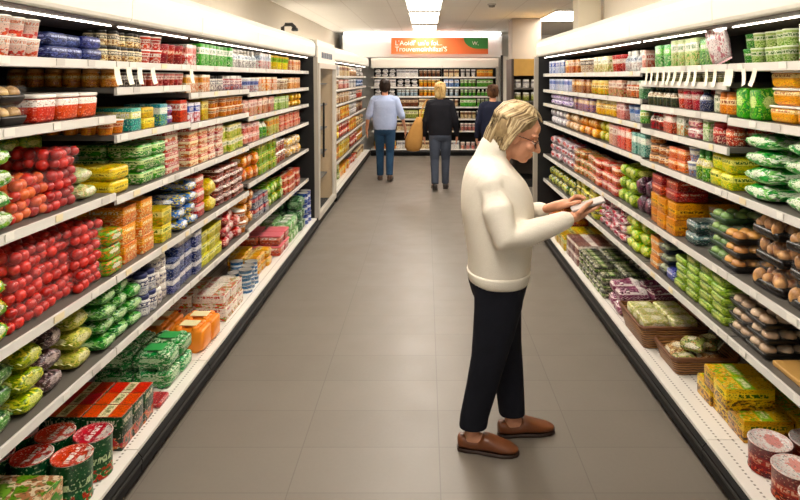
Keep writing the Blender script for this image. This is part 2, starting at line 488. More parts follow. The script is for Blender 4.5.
link('base', MB().lathe([(.055,-.02),(.06,-.015),(.06,-.0005)], 20).mesh('base', flat('#b9b2a8', .5)), o)
link('sensor_head', MB().lathe([(.02,-.05),(.04,-.045),(.045,-.02)], 20).mesh('sensor_head', flat('#7f786f', .5)), o)

# ------------------------------------------------------------------ refrigerated cabinets (local: x along the aisle, y inward, z up)
M_tubeb = emit('hidden_back_tube', '#fff6ea', 30)  # unseen tube tucked behind the canopy lip to brighten the back shelves
M_up = emit('top_light', '#fff6ea', 10)  # glow of the uplights added above the side canopies
def cabinet(side, a0, a1, shelves, label, ends=(False, False), group=None, strips=(), ntag=7):
    W = a1-a0-.004
    if side == 'L': loc, rz, fl = (-1.19, (a0+a1)/2, 0), PI/2, 1
    elif side == 'R': loc, rz, fl = (1.19, (a0+a1)/2, 0), -PI/2, -1
    else: loc, rz, fl = ((a0+a1)/2, BACKY, 0), 0, 1
    o = thing('refrigerated_cabinet', label, 'refrigerated cabinet', loc, rz, group)
    h = W/2
    e0 = .035 if ends[0] else 0; e1 = .035 if ends[1] else 0
    if fl < 0: e0, e1 = e1, e0
    xl, xr = -h+e0, h-e1
    def prism(prof, x0, x1):
        m = MB(); m.smooth = False
        return m.ring_loft([[(x0, y, z) for y, z in prof], [(x1, y, z) for y, z in prof]])
    link('toe_kick', MB().box(xl, xr, .05, .10, .001, .06).mesh('toe_kick', M_black), o)
    b = prism([(.0,.045),(.012,.03),(.05,.03),(.05,.125),(.014,.125),(.0,.11)], xl, xr)
    bo = link('bumper', b.mesh('bumper', M_bump), o)
    link('bumper_strip', prism([(-.004,.085),(.0,.08),(.0,.1),(-.004,.095)], xl, xr).mesh('bumper_strip', flat('#171512', .45, .1)), bo)
    link('deck', MB().box(xl, xr, .016, .74, .126, .14).mesh('deck', M_deck), o)
    link('body', MB().box(xl, xr, .10, .74, .002, .1255).mesh('body', M_black), o)
    link('back_panel', MB().box(xl, xr, .74, .78, .002, 2.05).mesh('back_panel', M_black), o)
    can = [(.055,1.925 if side != 'B' else 1.895),(.046,1.932 if side != 'B' else 1.905),(.040,1.945),(.038,2.03),(.043,2.065),(.055,2.092),(.075,2.11),(.11,2.12),(.735,2.12),(.735,2.05),(.30,1.975),(.28,1.915 if side != 'B' else 1.975),(.09,1.94)]
    m = MB(); m.smooth = False
    m.ring_loft([[(x, y, z) for y, z in can] for x in (xl-(e0 if e0 else 0), xr+(e1 if e1 else 0))])
    co = link('canopy', m.mesh('canopy', M_canopy), o)
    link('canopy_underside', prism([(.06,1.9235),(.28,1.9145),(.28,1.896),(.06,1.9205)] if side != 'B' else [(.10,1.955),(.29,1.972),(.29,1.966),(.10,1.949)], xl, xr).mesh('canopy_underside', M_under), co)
    k = max(1, round(W/1.3))
    for i in range(k):
        p0 = xl + (xr-xl)*i/k + .03; p1 = xl + (xr-xl)*(i+1)/k - .03
        link('light_tube', MB().tube([(p0, .115, 1.912), (p1, .115, 1.912)] if side != 'B' else [(p0, .20, 1.944), (p1, .20, 1.944)], .0032, 8).mesh('light_tube', M_tube if side != 'B' else M_tubeb), o)
    if side != 'B':
        link('top_light', MB().tube([(xl+.05, .60, 2.15), (xr-.05, .60, 2.15)], .014, 8).mesh('top_light', M_up), o)  # added uplight, there only to brighten the ceiling and upper walls
    for ez, flag, s in ((0, ends[0] if fl > 0 else ends[1], -1), (1, ends[1] if fl > 0 else ends[0], 1)):
        if not flag: continue
        x0, x1 = (-h, -h+.034) if s < 0 else (h-.034, h)
        ep = link('end_panel', prism([(.005,.03),(.005,.5),(.02,1.92),(.05,1.925),(.3,1.97),(.77,2.04),(.77,.002),(.09,.002)], x0, x1).mesh('end_panel', M_black), o)
        link('edge_trim', prism([(-.006,.14),(-.006,.5),(.012,1.92),(.055,1.92),(.040,.5),(.040,.14)], x0-.004, x1+.004).mesh('edge_trim', flat('#a8a194', .4)), ep)
        link('canopy_cap', prism([(y-.004 if y < .3 else y, z+(.003 if z > 2.1 else 0)) for y, z in can], (-h-.012 if s < 0 else h), (-h if s < 0 else h+.012)).mesh('canopy_cap', flat('#57524b' if side == 'L' else '#f0eadb', .4)), co)
    for z in shelves:
        s = link('shelf', MB().box(xl+.002, xr-.002, .118, .735, z+.012, z+.035).mesh('shelf', M_shelf), o)
        rp = [(.11,z+.002),(.104,z+.005),(.106,z+.035),(.112,z+.037),(.1175,z+.0345),(.1175,z+.002)]
        link('price_rail', prism(rp, xl+.002, xr-.002).mesh('price_rail', M_rail), s)
        nt = max(2, int(W*ntag/1.9))
        for i in range(nt):
            x = xl + (xr-xl)*(i+.5+R.uniform(-.3,.3))/nt
            ww = R.choice((.05, .06, .04))
            t = MB().box(-ww/2, ww/2, -.002, .0, .0, .024)
            link('price_tag', t.mesh('price_tag', R.choice((M_tag, M_tag, M_tag, M_tagy, flat('#c9c4bc', .5)))), s, (x, .1035, z+.011))
    for (ax, z, ww, ll, ang) in strips:
        x = (ax-(a0+a1)/2)*fl
        t = MB(); t.smooth = False
        t.ring_loft([[(-ww/2, -.001-.012*q*q, -ll*q), (ww/2, -.001-.012*q*q, -ll*q), (ww/2, .0002-.012*q*q, -ll*q), (-ww/2, .0002-.012*q*q, -ll*q)] for q in (0, .35, .7, 1)])
        so = link('hanging_price_strip', t.mesh('hanging_price_strip', M_strip), o, (x, .103, z+.012))
        so.rotation_euler[1] = ang
    return o
LY = lambda x: 807.3/(426-x)
RY = lambda x: 807.3/(x-426)
strL = [(LY(x), 1.73, .045, .075, R.uniform(-.15,.15)) for x in (115, 127, 138, 151, 190)]
TOP = 1.73
cabinet('L', 1.2, 2.6, [1.73, 1.505, 1.18, .83, .53], 'near left refrigerated cabinet with bags of peppers and tomatoes', (True, False))
cabinet('L', 2.6, 3.42, [1.73, 1.62, 1.42, 1.16, .83, .53], 'narrow left refrigerated cabinet beside the stacked orange boxes', strips=[s for s in strL if s[0] < 3.4])
cabinet('L', 3.42, 4.55, [1.73, 1.575, 1.405, 1.16, .83, .53], 'left refrigerated cabinet with red and white cartons', strips=[s for s in strL if s[0] >= 3.42])
cabinet('L', 4.55, 6.9, [1.73, 1.55, 1.37, 1.17, .88, .55], 'left refrigerated cabinet ending at the dark end panel', (False, True))
strR = [(RY(x), 1.72, w, .07, a) for x, w, a in ((757,.03,.25),(745,.03,-.35),(731,.07,.0))]
strR2 = [(RY(x), 1.72, .03, .075, R.uniform(-.3,.3)) for x in (717,708,697,691,684,677,671,665,659,653,648)]
cabinet('R', 1.2, 2.67, [1.72, 1.49, 1.17, .82, .55], 'near right refrigerated cabinet with bread bags and orange tubs', (True, False), strips=strR)
cabinet('R', 2.67, 3.75, [1.72, 1.64, 1.50, 1.36, 1.17, .82, .55], 'right refrigerated cabinet with hanging cream price strips', strips=strR2)
cabinet('R', 3.75, 6.9, [1.70, 1.53, 1.38, 1.18, .82, .55], 'right refrigerated cabinet in front of the woman, ending at white canopy end', (False, True))
cabinet('L', 8.3, 13.34, [1.68, 1.48, 1.26, 1.0, .72, .42], 'far left refrigerated cabinet beyond the glass door fridge')
cabinet('B', -1.186, .35, [1.67, 1.45, 1.25, 1.02, .76, .50], 'refrigerated cabinet on the back wall behind the man in blue')
cabinet('B', .35, 1.55, [1.67, 1.45, 1.25, 1.02, .76, .50], 'refrigerated cabinet on the back wall stocked with green packs', (False, True))

# glass door fridge
def door_fridge():
    o = thing('glass_door_fridge', 'narrow upright fridge with glass door at end of left cabinets', 'fridge', (-1.19, 7.6, 0), PI/2)
    h = .66; steel = flat('#cfc8bb', .35, .2)
    def bx(n, par, m, *a): return link(n, MB().box(*a).mesh(n, m), par)
    bx('side_wall', o, flat('#c2a67c', .5), -h, -h+.03, .05, .76, .1, 2.05); bx('side_wall', o, flat('#c2a67c', .5), h-.03, h, .05, .76, .1, 2.05)
    bx('back_panel', o, flat('#c9a878', .5), -h+.03, h-.03, .72, .76, .1, 2.05)
    bx('plinth', o, M_bump, -h, h, .03, .76, .001, .1)
    bx('top_cover', o, M_canopy, -h, h, .03, .76, 2.05, 2.12)
    hd = bx('header_sign', o, flat('#e9e4d8', .4), -h, h, .02, .05, 1.86, 2.05)
    for i, (a, b) in enumerate(((-.40,-.30),(-.26,-.20),(-.15,-.05),(0,.10),(.15,.21),(.26,.38))): bx('letter', hd, flat('#3a4a5a', .5), a, b, .016, .0199, 1.92, 1.99)
    for z in (.45, .75, 1.05, 1.35, 1.62): bx('shelf', o, M_shelf, -h+.035, h-.035, .12, .70, z-.015, z)
    link('light_tube', MB().tube([(-h+.06,.10,.25),(-h+.06,.10,1.78)], .012, 8).mesh('light_tube', M_tube), o)  # tube added inside the fridge to brighten its dark interior
    d = MB()
    for a in ((-h, -h+.06, .1, 1.86), (h-.06, h, .1, 1.86), (-h+.06, h-.06, .1, .16), (-h+.06, h-.06, 1.80, 1.86)): d.box(a[0], a[1], .0, .045, a[2], a[3])
    dd = link('door', d.mesh('door', steel), o)
    n = NT('door_glass'); n.b.inputs['Alpha'].default_value = .04
    bx('pane', dd, n.fin(lin('#dfe6e4'), .03, 0, .12), -h+.06, h-.06, .018, .026, .16, 1.80)
    link('handle', MB().tube([(-h+.1, -.03, .8), (-h+.1, -.03, 1.4)], .012, 8).mesh('handle', M_bump), dd)
door_fridge()
o = thing('security_camera', 'small dark curved camera on top of the left canopy', 'camera', (-1.42, 6.15, 2.12))
link('foot', MB().lathe([(.05,.0005),(.05,.012),(.02,.02)], 14).mesh('foot', M_bump), o)
link('arm', MB().tube([(0,0,.015),(0,0,.07),(.03,0,.1),(.09,0,.1),(.12,0,.07)], .02, 8).mesh('arm', flat('#26221e', .4)), o)
link('lens', MB().lathe([(.03,0),(.035,.01),(.03,.03)], 12, .12, 0, .035).mesh('lens', flat('#0a0a0a', .2)), o)

# chiller below the column at the right end of the back
def display_case():
    o = thing('display_case', 'dark display case with yellow wooden header below the beige column', 'display case', (1.82, 9.9, 0))
    def bx(n, par, m, *a): return link(n, MB().box(*a).mesh(n, m), par)
    wood = flat('#c79a4a', .45, var=.3)
    bx('wooden_header', o, wood, -.46, .5, -.3, .3, 1.72, 1.98)
    bx('back_panel', o, flat('#5d5148', .6), -.46, .5, .27, .3, .12, 1.72)
    bx('plinth', o, M_black, -.46, .5, -.3, .3, .001, .12)
    bx('side_post', o, flat('#3a2e27', .5), -.5, -.461, -.3, .3, .001, 1.98)
    bx('side_post', o, flat('#3a2e27', .5), .501, .54, -.3, .3, .001, 1.98)
    for z in (.45, .75, 1.05, 1.33, 1.53): bx('shelf', o, M_shelf, -.455, .495, -.28, .268, z-.02, z)
display_case()
o = thing('divider_frame', 'dark slim posts holding a white panel beside back cabinet', 'divider', (1.66, 12.9, 0))
link('post', MB().box(-.11, -.06, -.02, .02, .001, 2.15).mesh('post', flat('#2c2420', .5)), o)
link('post', MB().box(.10, .16, -.02, .02, .001, 2.2).mesh('post', flat('#2c2420', .5)), o)
link('panel', MB().box(-.059, .099, -.006, .006, .1, 2.12).mesh('panel', flat('#d9d2c6', .5)), o)

# ------------------------------------------------------------------ hanging sign
sg = thing('hanging_sign', 'orange hanging sign with white lettering and a green corner', 'sign', (.29, 13.2, 2.19))
SW, SH = 2.06, .345
link('board', MB().box(-SW/2, SW/2, 0, .02, 0, SH).mesh('board', flat('#ef7436', .45)), sg)
g = MB(); g.smooth = False
pts = [(SW/2, SH), (SW/2-.52, SH)] + [(SW/2-.52+.30*(1-math.cos(t)), SH-.235*math.sin(t)) for t in [PI/2*i/8 for i in range(1, 9)]] + [(SW/2, SH-.235)]
g.ring_loft([[(x, -.001, z) for x, z in pts], [(x, -.005, z) for x, z in pts]])
link('green_corner', g.mesh('green_corner', flat('#3f9142', .45)), sg)
def text_part(txt, size, x, z, y, mat, name='lettering', parent=sg, sx=1.0):
    cu = bpy.data.curves.new('txt', 'FONT'); cu.body = txt; cu.size = size; cu.extrude = .002; cu.offset = size*.002
    t = bpy.data.objects.new('txt', cu); C.objects.link(t)
    bpy.context.view_layer.update()
    me = bpy.data.meshes.new_from_object(t.evaluated_get(bpy.context.evaluated_depsgraph_get()))
    bpy.data.objects.remove(t); me.materials.clear(); me.materials.append(mat); me.name = name
    o = link(name, me, parent, (x, y, z)); o.rotation_euler = (PI/2, 0, 0); o.scale = (sx, 1, 1); return o
wh = flat('#fff3e6', .5)
text_part("L'Aoidf' un'e foi...", .145, -.95, .185, -.004, wh)
text_part("Trouvemoinhilazi'S", .145, -.95, .055, -.004, wh)
text_part("W,", .11, .69, .19, -.008, wh)
for x in (-.8, .8):
    link('hanging_wire', MB().tube([(x, .01, SH), (x, .01, CEIL-2.19-.001)], .003, 6).mesh('hanging_wire', flat('#9a948a', .4, .6)), sg)
# ------------------------------------------------------------------ products
W_='#f3efe6'; RED='#c4201c'; DRED='#8e1318'; ORG='#ee7d1c'; YEL='#f2cf2a'; GRN='#3f9a35'; DGRN='#17542a'; LGRN='#9cc65a'; NAVY='#1b2352'
BLU='#2f5fb0'; LBLU='#9db9dc'; PINK='#e58a8f'; BLK='#16120f'; BRN='#6e4128'; CRM='#ecdcb6'; PUR='#5a2c52'; TEAL='#2f8f8b'; GREY='#9a948c'
wl, bl, yl, rl, gl = flat('#f2eee6',.35), flat('#1a1715',.3), flat('#e9c84a',.35), flat('#b8231d',.35), flat('#3b8f3a',.35)
cl = flat('#d9d4cb', .25)
SL = .04                      # a shelf's top lies this far above the lower edge of its price rail
def Ls(z, where, rows_):
    for (xa, xb, kind, w, h, d, L, r, m1, m2, desc) in rows_:
        block('L', z+SL-.005, LY(xa), LY(xb), kind, w, h, d, L, r, m1, m2, desc, where)
def Rs(z, where, rows_):
    for (xa, xb, kind, w, h, d, L, r, m1, m2, desc) in rows_:
        block('R', z+SL-.005, RY(xa), RY(xb), kind, w, h, d, L, r, m1, m2, desc, where)
# ---- left
Ls(1.73, 'on left top shelf', [
 (-14,55,'pot',.088,.078,.088,2,2,pm('#f1d5c8','#f6f1e8','#d8382a','#ea7048','#e8a890',style='top'),wl,'white pot with red fruit print'),
 (56,110,'pack',.128,.048,.12,2,2,pm('#161c48','#222a62','#6a74a8','#2c3278','#98a0cc'),None,'navy blue dessert pack'),
 (112,153,'jar',.054,.082,.054,2,2,pm(CRM,BLK,BRN,'#d8b26a','#f0e6cc'),bl,'cream jar with black lid'),
 (153,168.5,'pot',.08,.08,.08,2,1,pm('#d9443c',W_,'#f2d8d0','#c4201c',RED),wl,'red and white stacked pot'),
 (169,191,'pot',.10,.105,.10,1,2,pm('#a31a1a','#c8382c','#7e1010','#8e1318','#f1d7c0'),flat('#8e1318',.35),'dark red dessert pot'),
 (192,203,'carton',.085,.12,.08,1,2,pm(W_,'#e9a29a',RED,PINK,'#b3352c'),None,'white and pink carton'),
 (203.5,236,'carton',.072,.135,.07,1,2,pm('#5fae4e',W_,'#2f7f33','#cfe6b4','#2c7a34'),None,'green and white drink carton'),
 (237,262,'bottle',.074,.15,.074,1,1,pm(W_,'#dfe6ea',GREY,'#c9c2c4','#6b7480'),wl,'white drink bottle'),
 (262.5,275,'carton',.08,.13,.08,1,1,pm('#ece6df','#c7d2dd','#b7a7a0',PINK,'#59667c'),None,'pale grey carton'),
 (275.5,293,'pot',.10,.125,.10,1,1,pm('#e8c832','#9cc65a','#f3e389','#d29d2a','#5f7d1c'),yl,'yellow lidded pot'),
 (293.5,303.5,'carton',.09,.11,.08,1,1,pm('#e9c9a4','#dc8f62','#c96d4a','#eee2c8','#8a3a26'),None,'peach coloured carton')])
Ls(1.505, 'on near left second shelf', [
 (-14,39,'tray',.13,.068,.19,2,2,flat('#1d1815',.4),produce_mat('#d9b878','#8a5a30'),'black tray of cream pastries'),
 (40,108,'tub',.128,.10,.15,1,2,pm('#d8503f','#f4ece4','#c4281e','#e87a66','#f0d8cc',style='top'),flat('#efe9e0',.3),'white tub with red vegetable print')])
Ls(1.62, 'on left shelf by price strips', [
 (121,149,'pot',.056,.068,.056,1,2,pm('#3c3632',W_,'#b9aea4','#6a5f58','#4a403a'),flat('#8d8780',.3),'small dark pot with grey lid'),
 (150,189,'pot',.06,.068,.06,1,2,pm('#d98a86','#f0e2d8',DRED,'#a8423e','#9b2f2c'),wl,'small pink pot with white lid')])
block('L', 1.655, 2.605, 2.72, 'jar', .088, .092, .075, 1, 6, pm('#d8823c','#e8b070','#b85a20','#e8963c','#f6e2b8'), flat('#c98c4a',.3,.2), 'brown jar with copper lid', 'on left shelf end by white tubs')
Ls(1.575, 'on left shelf under green cartons', [
 (191,214,'carton',.075,.105,.07,1,2,pm('#efe3cf','#e2a45e','#d4693a','#e8c9a0','#a4512a'),None,'cream and orange carton'),
 (214.5,228,'jar',.07,.10,.07,1,2,pm('#d7cfc4','#4c4a58','#7a6a74','#b9a9a0','#efe9e0'),bl,'pale jar with dark label'),
 (228.5,248,'jar',.07,.10,.07,1,2,pm('#b7706c','#e9ddd6','#5d5a74','#c9bcc0','#8a3a44'),wl,'mauve jar with white label')])
Ls(1.42, 'on left third shelf', [
 (113,134,'pot',.07,.062,.07,1,5,pm('#e98a3a','#f1d8b8','#d96a22','#f0b14a','#b4481a'),wl,'small orange pot'),
 (135,146,'carton',.10,.105,.08,1,4,pm('#3a9a8a','#e8e29a','#2a6e74','#5bb59a',W_),None,'teal carton'),
 (146.5,164,'carton',.12,.05,.10,2,3,pm('#f1cf2f','#f7e57a','#e0a81e','#c9b52a','#7d7a1a'),None,'yellow flat carton'),
 (164.5,172,'carton',.09,.11,.08,1,2,pm('#3f8f9c','#dfe9d8','#266a86','#9cc65a',W_),None,'blue green carton'),
 (172.5,184,'pack',.10,.048,.09,2,2,pm('#5a62a8',W_,'#c0392f','#8d94cc','#33397a'),None,'violet and white pack'),
 (184.5,192,'carton',.10,.12,.08,1,1,pm('#cc3a2e','#f2ddd2','#9d1f1a','#e36a50',RED),None,'red upright carton')])
Ls(1.405, 'on left third shelf', [
 (192.5,207,'carton',.085,.115,.08,1,1,pm('#e9e6ee','#3d55a8','#c43a44','#d8a7b2',W_),None,'white and blue carton'),
 (207.5,217,'carton',.10,.12,.08,1,1,pm('#f0cf3a','#f6eaa0','#d9982a','#b8bf3e','#8a6a14'),None,'yellow upright carton'),
 (218,248,'pot',.085,.062,.085,2,2,pm('#e59152','#f2e0c4','#cc5a34','#efb870','#a43f22'),flat('#e8cfa8',.3),'stacked orange yogurt pot')])
Ls(1.18, 'on near left middle shelf', [
 (-14,24,'bag',.165,.066,.26,4,1,pm('#8dbb52','#e9efdc',GRN,'#dfe8cf','#2f7d34',style='full'),flat('#cfe0b4',.3),'green and white lettuce bag'),
 (25,58,'peppers',.20,.075,.22,3,1,produce_mat('#e8702a','#c03a14',14),produce_mat('#d8301c','#9a1410',14),'bag of orange and red peppers'),
 (58.5,86,'peppers',.185,.075,.22,3,1,produce_mat('#d9281a','#96100e',14),produce_mat('#b81c14','#7c0c0c',14),'bag of bright red peppers'),
 (87,112,'bag',.13,.062,.20,2,2,pm('#cdd8a8','#f0ecd4','#a9b870','#e2c9a0','#6d8a3a',style='full'),flat('#dde2c4',.3),'pale green salad bag')])
block('L', 1.215, LY(12), LY(112), 'pack', .13, .062, .20, 4, 1, pm('#7fa23e','#d9d890','#4f7a2a','#c7c25a','#3d5f22',style='full'), None, 'olive green salad pack', 'behind the red pepper bags', .128+.24)
Ls(1.16, 'on left middle shelf', [
 (116,146,'pack',.155,.06,.17,2,2,pm('#efc92c','#f5e27c','#dba91c','#a9b13a','#8a6b12',style='stripe'),None,'yellow cheese pack'),
 (146.5,171,'pack',.14,.062,.16,3,2,pm('#4b9a3a','#cfe0a4','#2d7a2c','#e9ecc8','#1d5a24'),None,'green salad pack'),
 (171.5,192,'carton',.165,.055,.14,4,2,pm('#efe3cc','#b8232a','#d96a4a','#c43a34','#f6e9d8',style='top'),None,'red and cream carton'),
 (192.5,212,'carton',.13,.06,.14,4,2,pm('#ecd9b4','#c22d2c','#b8451f','#d9834a','#f6e9d8',style='top'),None,'red and tan carton'),
 (212.5,227,'carton',.11,.06,.13,4,1,pm('#f0e3d2','#a81e26','#cf5a48','#e2a68a','#f6e9d8',style='top'),None,'crimson and white carton'),
 (227.5,248,'carton',.10,.09,.12,2,1,pm('#e6d98a','#f4f0dc','#b7bf4a','#7fae4a','#5d7a2a'),None,'lemon yellow carton')])
Ls(.83, 'on second lowest left shelf', [
 (-14,21,'bag',.15,.07,.24,3,2,pm('#78b24a','#e8efcf',GRN,'#e9cf4a','#2c7a30',style='full'),flat('#cfe3a8',.3),'green and yellow vegetable bag'),
 (22,110,'produce',.19,.088,.23,3,2,produce_mat('#e0260f','#a30f0a',14),None,'bag of red tomatoes'),
 (111,131,'pack',.13,.062,.16,4,1,pm('#7fb04a','#f0ead2','#e8873a','#4a8f3a','#2f6f2c',style='full'),None,'green and orange meal pack'),
 (131.5,165,'carton',.125,.085,.18,3,2,pm('#ef8a24','#f4b25a','#e06a14','#f2d9a0','#fff1d6'),None,'orange fish finger carton'),
 (165.5,181,'carton',.12,.085,.16,3,1,pm('#ead02e','#f5ec9c','#9cae3a','#d9a21e','#5d7a1a'),None,'yellow and green carton'),
 (181.5,203,'bag',.13,.062,.18,4,1,pm('#5f86c4','#eef0f0','#e2cf5a','#3557a0','#2a4a90',style='full'),flat('#dfe4ea',.3),'blue and white bag'),
 (203.5,212,'pack',.13,.085,.15,3,1,pm('#d0524a','#f0cfc4',DRED,'#e58a6a',W_),None,'red and pink pack'),
 (212.5,223,'bag',.14,.10,.16,2,1,pm('#efd23a','#f6ea9c','#d9a82a','#c9c23a','#8a7212',style='full'),flat('#f0dc6a',.3),'yellow crisps bag'),
 (223.5,248,'pack',.13,.06,.15,4,1,pm('#5a2f24','#efe6dc','#c2453a','#e9d9cc','#7a1f1c',style='top'),None,'brown and white striped pack')])
Ls(.53, 'on lowest left shelf', [
 (-14,29,'bag',.19,.075,.22,3,2,pm('#2c5a2a','#5d8a4a','#1d3d1c','#8fa86a','#dfe8cf',style='full'),flat('#4d7a46',.3),'dark green spinach bag'),
 (30,54,'bag',.13,.075,.22,3,2,pm('#a9b94a','#d8d98a','#6d8a2a','#e8df6a','#4d5f1c',style='full'),flat('#c9cf8a',.3),'yellow green lettuce bag'),
 (55,82,'bag',.12,.075,.22,3,2,pm('#4f3a38','#b9a9a4','#2c1f24','#8a7070','#e8dcd2',style='full'),flat('#7a6460',.3),'purple brown salad bag'),
 (83,107,'bag',.13,.075,.22,3,2,pm('#c7c86a','#eae6b0','#8fa23c','#e9dc86','#5f6f22',style='full'),flat('#dcd9a0',.3),'pale yellow endive bag'),
 (108,149,'bag',.125,.062,.22,4,2,pm('#3f8a3c','#bcd6a4','#22602a','#8fbf72','#e9f0dc',style='full'),flat('#7fb06a',.3),'leaf green salad bag'),
 (150,163,'jar',.075,.10,.075,2,3,pm('#d8d6d4','#2a2f5a','#b7b2b0','#8d92a8',W_),flat('#2c3260',.3),'white jar with navy lid'),
 (163.5,176,'jar',.085,.08,.085,3,2,pm('#e4dcd0','#c9bfb4','#7d7a88','#b9a9a0','#4a4a68'),flat('#e9e3da',.3),'tall stacked white jar'),
 (176.5,206,'carton',.10,.085,.12,3,2,pm('#23305f','#cfcdd2','#3d4a86','#8a90b0',W_),None,'navy and silver carton'),
 (206.5,227,'carton',.13,.068,.13,3,1,pm('#dcd04a','#f2eeb0','#a9b93a','#c9a82a','#4d5f1a'),None,'lime yellow carton'),
 (227.5,246,'bag',.13,.075,.15,3,1,pm('#c03a34','#f2e2da','#8e1c1c','#e9b8aa','#a3201c',style='full'),flat('#e2c2b6',.3),'red and white sausage bag'),
 (246.5,248,'pot',.10,.08,.10,2,1,pm('#e08a3a',W_,'#b4481a','#efb870','#8a3a14'),wl,'orange pot beside the sausages')])
Ls(1.55, 'on far left second shelf', [
 (249,263,'pot',.085,.11,.085,1,1,pm('#e9e6e8','#8f9cc8','#d9a7a0','#c9c2cc','#4a5590'),wl,'white and lilac pot'),
 (263.5,280,'carton',.09,.115,.08,1,1,pm('#f0e0c4','#e58a3a','#d9623a','#f2c27a',W_),None,'cream carton with orange band'),
 (280.5,292,'pot',.09,.10,.09,1,1,pm('#dccbb0','#efe4d0','#a8806a','#c9a98a','#7a4a34'),wl,'beige yogurt pot'),
 (292.5,303.5,'carton',.10,.11,.08,1,1,pm('#e9b48a','#f2dcc0','#d47a4a','#c9924a','#9a4a2a'),None,'apricot carton')])
Ls(1.37, 'on far left third shelf', [
 (249,265,'carton',.09,.125,.08,1,1,pm('#e5b3a4','#f3e2d6','#cf6a5a','#b9bf8a','#a3382c'),None,'salmon pink carton'),
 (265.5,278,'carton',.10,.13,.08,1,1,pm('#d9a48c','#eedccc','#9a7a5a','#c25a44','#8a2f24'),None,'rosy brown carton'),
 (278.5,291,'carton',.11,.12,.08,1,1,pm('#a9c27a','#e8ebcc','#7fae4a','#dfe2a0','#4a7a2a'),None,'light green carton'),
 (291.5,303.5,'bag',.13,.062,.12,2,1,pm('#ecc53a','#f6e5a0','#d9932a','#e8a83a','#a85a1a',style='full'),flat('#f0d060',.3),'golden snack bag')])
Ls(1.17, 'on far left middle shelf', [
 (249,262,'carton',.095,.075,.10,2,1,pm('#e8b0a8','#f5e6de','#cc5a50','#dfa08a','#a3302a'),None,'pink and white carton'),
 (262.5,270,'bottle',.075,.16,.075,1,2,pm('#4f9a4a','#e9ecd0','#2a6f34','#9cc65a',W_),gl,'green juice bottle'),
 (270.5,282,'carton',.095,.15,.08,1,1,pm('#c9cf8a','#e8a45a','#8fae4a','#dc7a3a','#7a4a1a'),None,'tall olive carton'),
 (282.5,303.5,'carton',.11,.075,.10,2,1,pm('#ecc7b0','#e07a6a','#c9544a','#e9a88a','#8e2a24'),None,'coral red carton')])
Ls(.88, 'on far left fourth shelf', [
 (249,262,'bag',.10,.10,.12,2,1,pm('#e8a05a','#f3dfc4','#cf5a34','#dd8a44','#a3481c',style='full'),flat('#ecc08a',.3),'orange snack bag'),
 (262.5,279,'carton',.10,.085,.10,3,1,pm('#7fae4c','#e9dc8a','#4a8a3a','#d9a83a','#2a5f24'),None,'green and gold carton'),
 (279.5,291,'pot',.10,.10,.10,2,1,pm('#b8645a','#e9d8c8','#8a2f2a','#d9a890','#6e1c1a'),wl,'rust red pot'),
 (291.5,303.5,'bag',.12,.09,.12,2,1,pm('#ece6dc','#f2c05a','#d9a03a','#c9b8a8','#a8682a',style='full'),flat('#efe9de',.3),'white and amber bag')])
Ls(.55, 'on far left lowest shelf', [
 (249,259,'bag',.12,.085,.14,3,1,pm('#d98a44','#efd9b8','#8a4a24','#e5a868','#6e3418',style='full'),flat('#dcb080',.3),'caramel brown bag'),
 (259.5,272,'carton',.12,.085,.12,2,1,pm('#3f4560','#d04a4a','#8a9aa8','#d9cfc4',W_),None,'slate and red carton'),
 (272.5,288,'bag',.12,.09,.14,2,1,pm('#7fb04c','#e5e8b0','#4a8234','#cfc05a','#2c5f22',style='full'),flat('#a9c87a',.3),'fresh green bag'),
 (288.5,303.5,'carton',.12,.08,.12,2,1,pm('#c74a4c','#e9c8b4','#8e2430','#e09a5a','#f3e6d4'),None,'berry red carton')])
# left deck
DZ = .1405
def deckL(*a, **k): block('L', DZ, *a, **k)
def deckR(*a, **k): block('R', DZ, *a, **k)
deckL(1.72, 2.19, 'boxpack', .22, .165, .30, 1, 2, pm('#4f8a34','#6fa048','#c99a78','#e2c8a8','#2f6a24',style='full'), pm('#6d9a44','#7fae54','#b88a68','#e8d8b8','#2f6a24',style='full'), 'green box with food picture', 'at front of left bottom deck', .085)
deckL(2.225, 2.515, 'can', .144, .165, .144, 1, 3, pm('#1d5a34','#174a2a','#b8452c','#2c6f3c','#cfe0b4',style='stripe'), None or pm('#c9251c','#c9251c','#f0e2d6','#f6efe8','#f6efe8',style='stripe'), 'green can with red lid', 'on left bottom deck', .048)
gb = pm('#14301f','#1d4a2c','#c9382a','#d98a5a','#e9dcc4',style='top'); gt = pm('#d8372a','#e9dcb8','#c42a20','#e4553c','#5a6a2a',style='stripe')
deckL(2.585, 2.885, 'boxpack', .099, .145, .17, 1, 3, gb, gt, 'red topped dark green box', 'on left bottom deck', .075)
deckL(2.91, 3.03, 'pack', .11, .03, .10, 1, 1, pm('#b81f1a','#d8503f','#8e1313','#c43024','#f0d8cc'), None, 'small flat red pack', 'lying on left deck past the red topped boxes', .06)
deckL(3.10, 3.40, 'six', .15, .092, .19, 2, 2, pm('#2c9a4a','#bfe0b4','#1d7a3a','#d8ecc8','#f0f4dc',style='full'), flat('#3aa452',.3), 'green bottle multipack', 'on left bottom deck', .075)
deckL(3.50, 3.78, 'six', .14, .155, .20, 1, 2, flat('#f08a1c',.3), flat('#f2e2b0',.3), 'orange bottle multipack', 'on left bottom deck', .055)
deckL(3.95, 4.33, 'carton', .125, .085, .20, 2, 2, pm('#efe6d8','#f4ece0','#d94a34','#8fae5a','#c23a2a',style='top'), None, 'white carton with red picture', 'on left bottom deck', .075)
deckL(4.46, 4.76, 'can', .098, .055, .098, 3, 2, pm('#2f6a9c','#cfd8dc','#1d4a7a','#8ab0c8',W_,style='stripe'), flat('#c4beb4',.3,.5), 'blue stackable tin', 'on left bottom deck', .07)
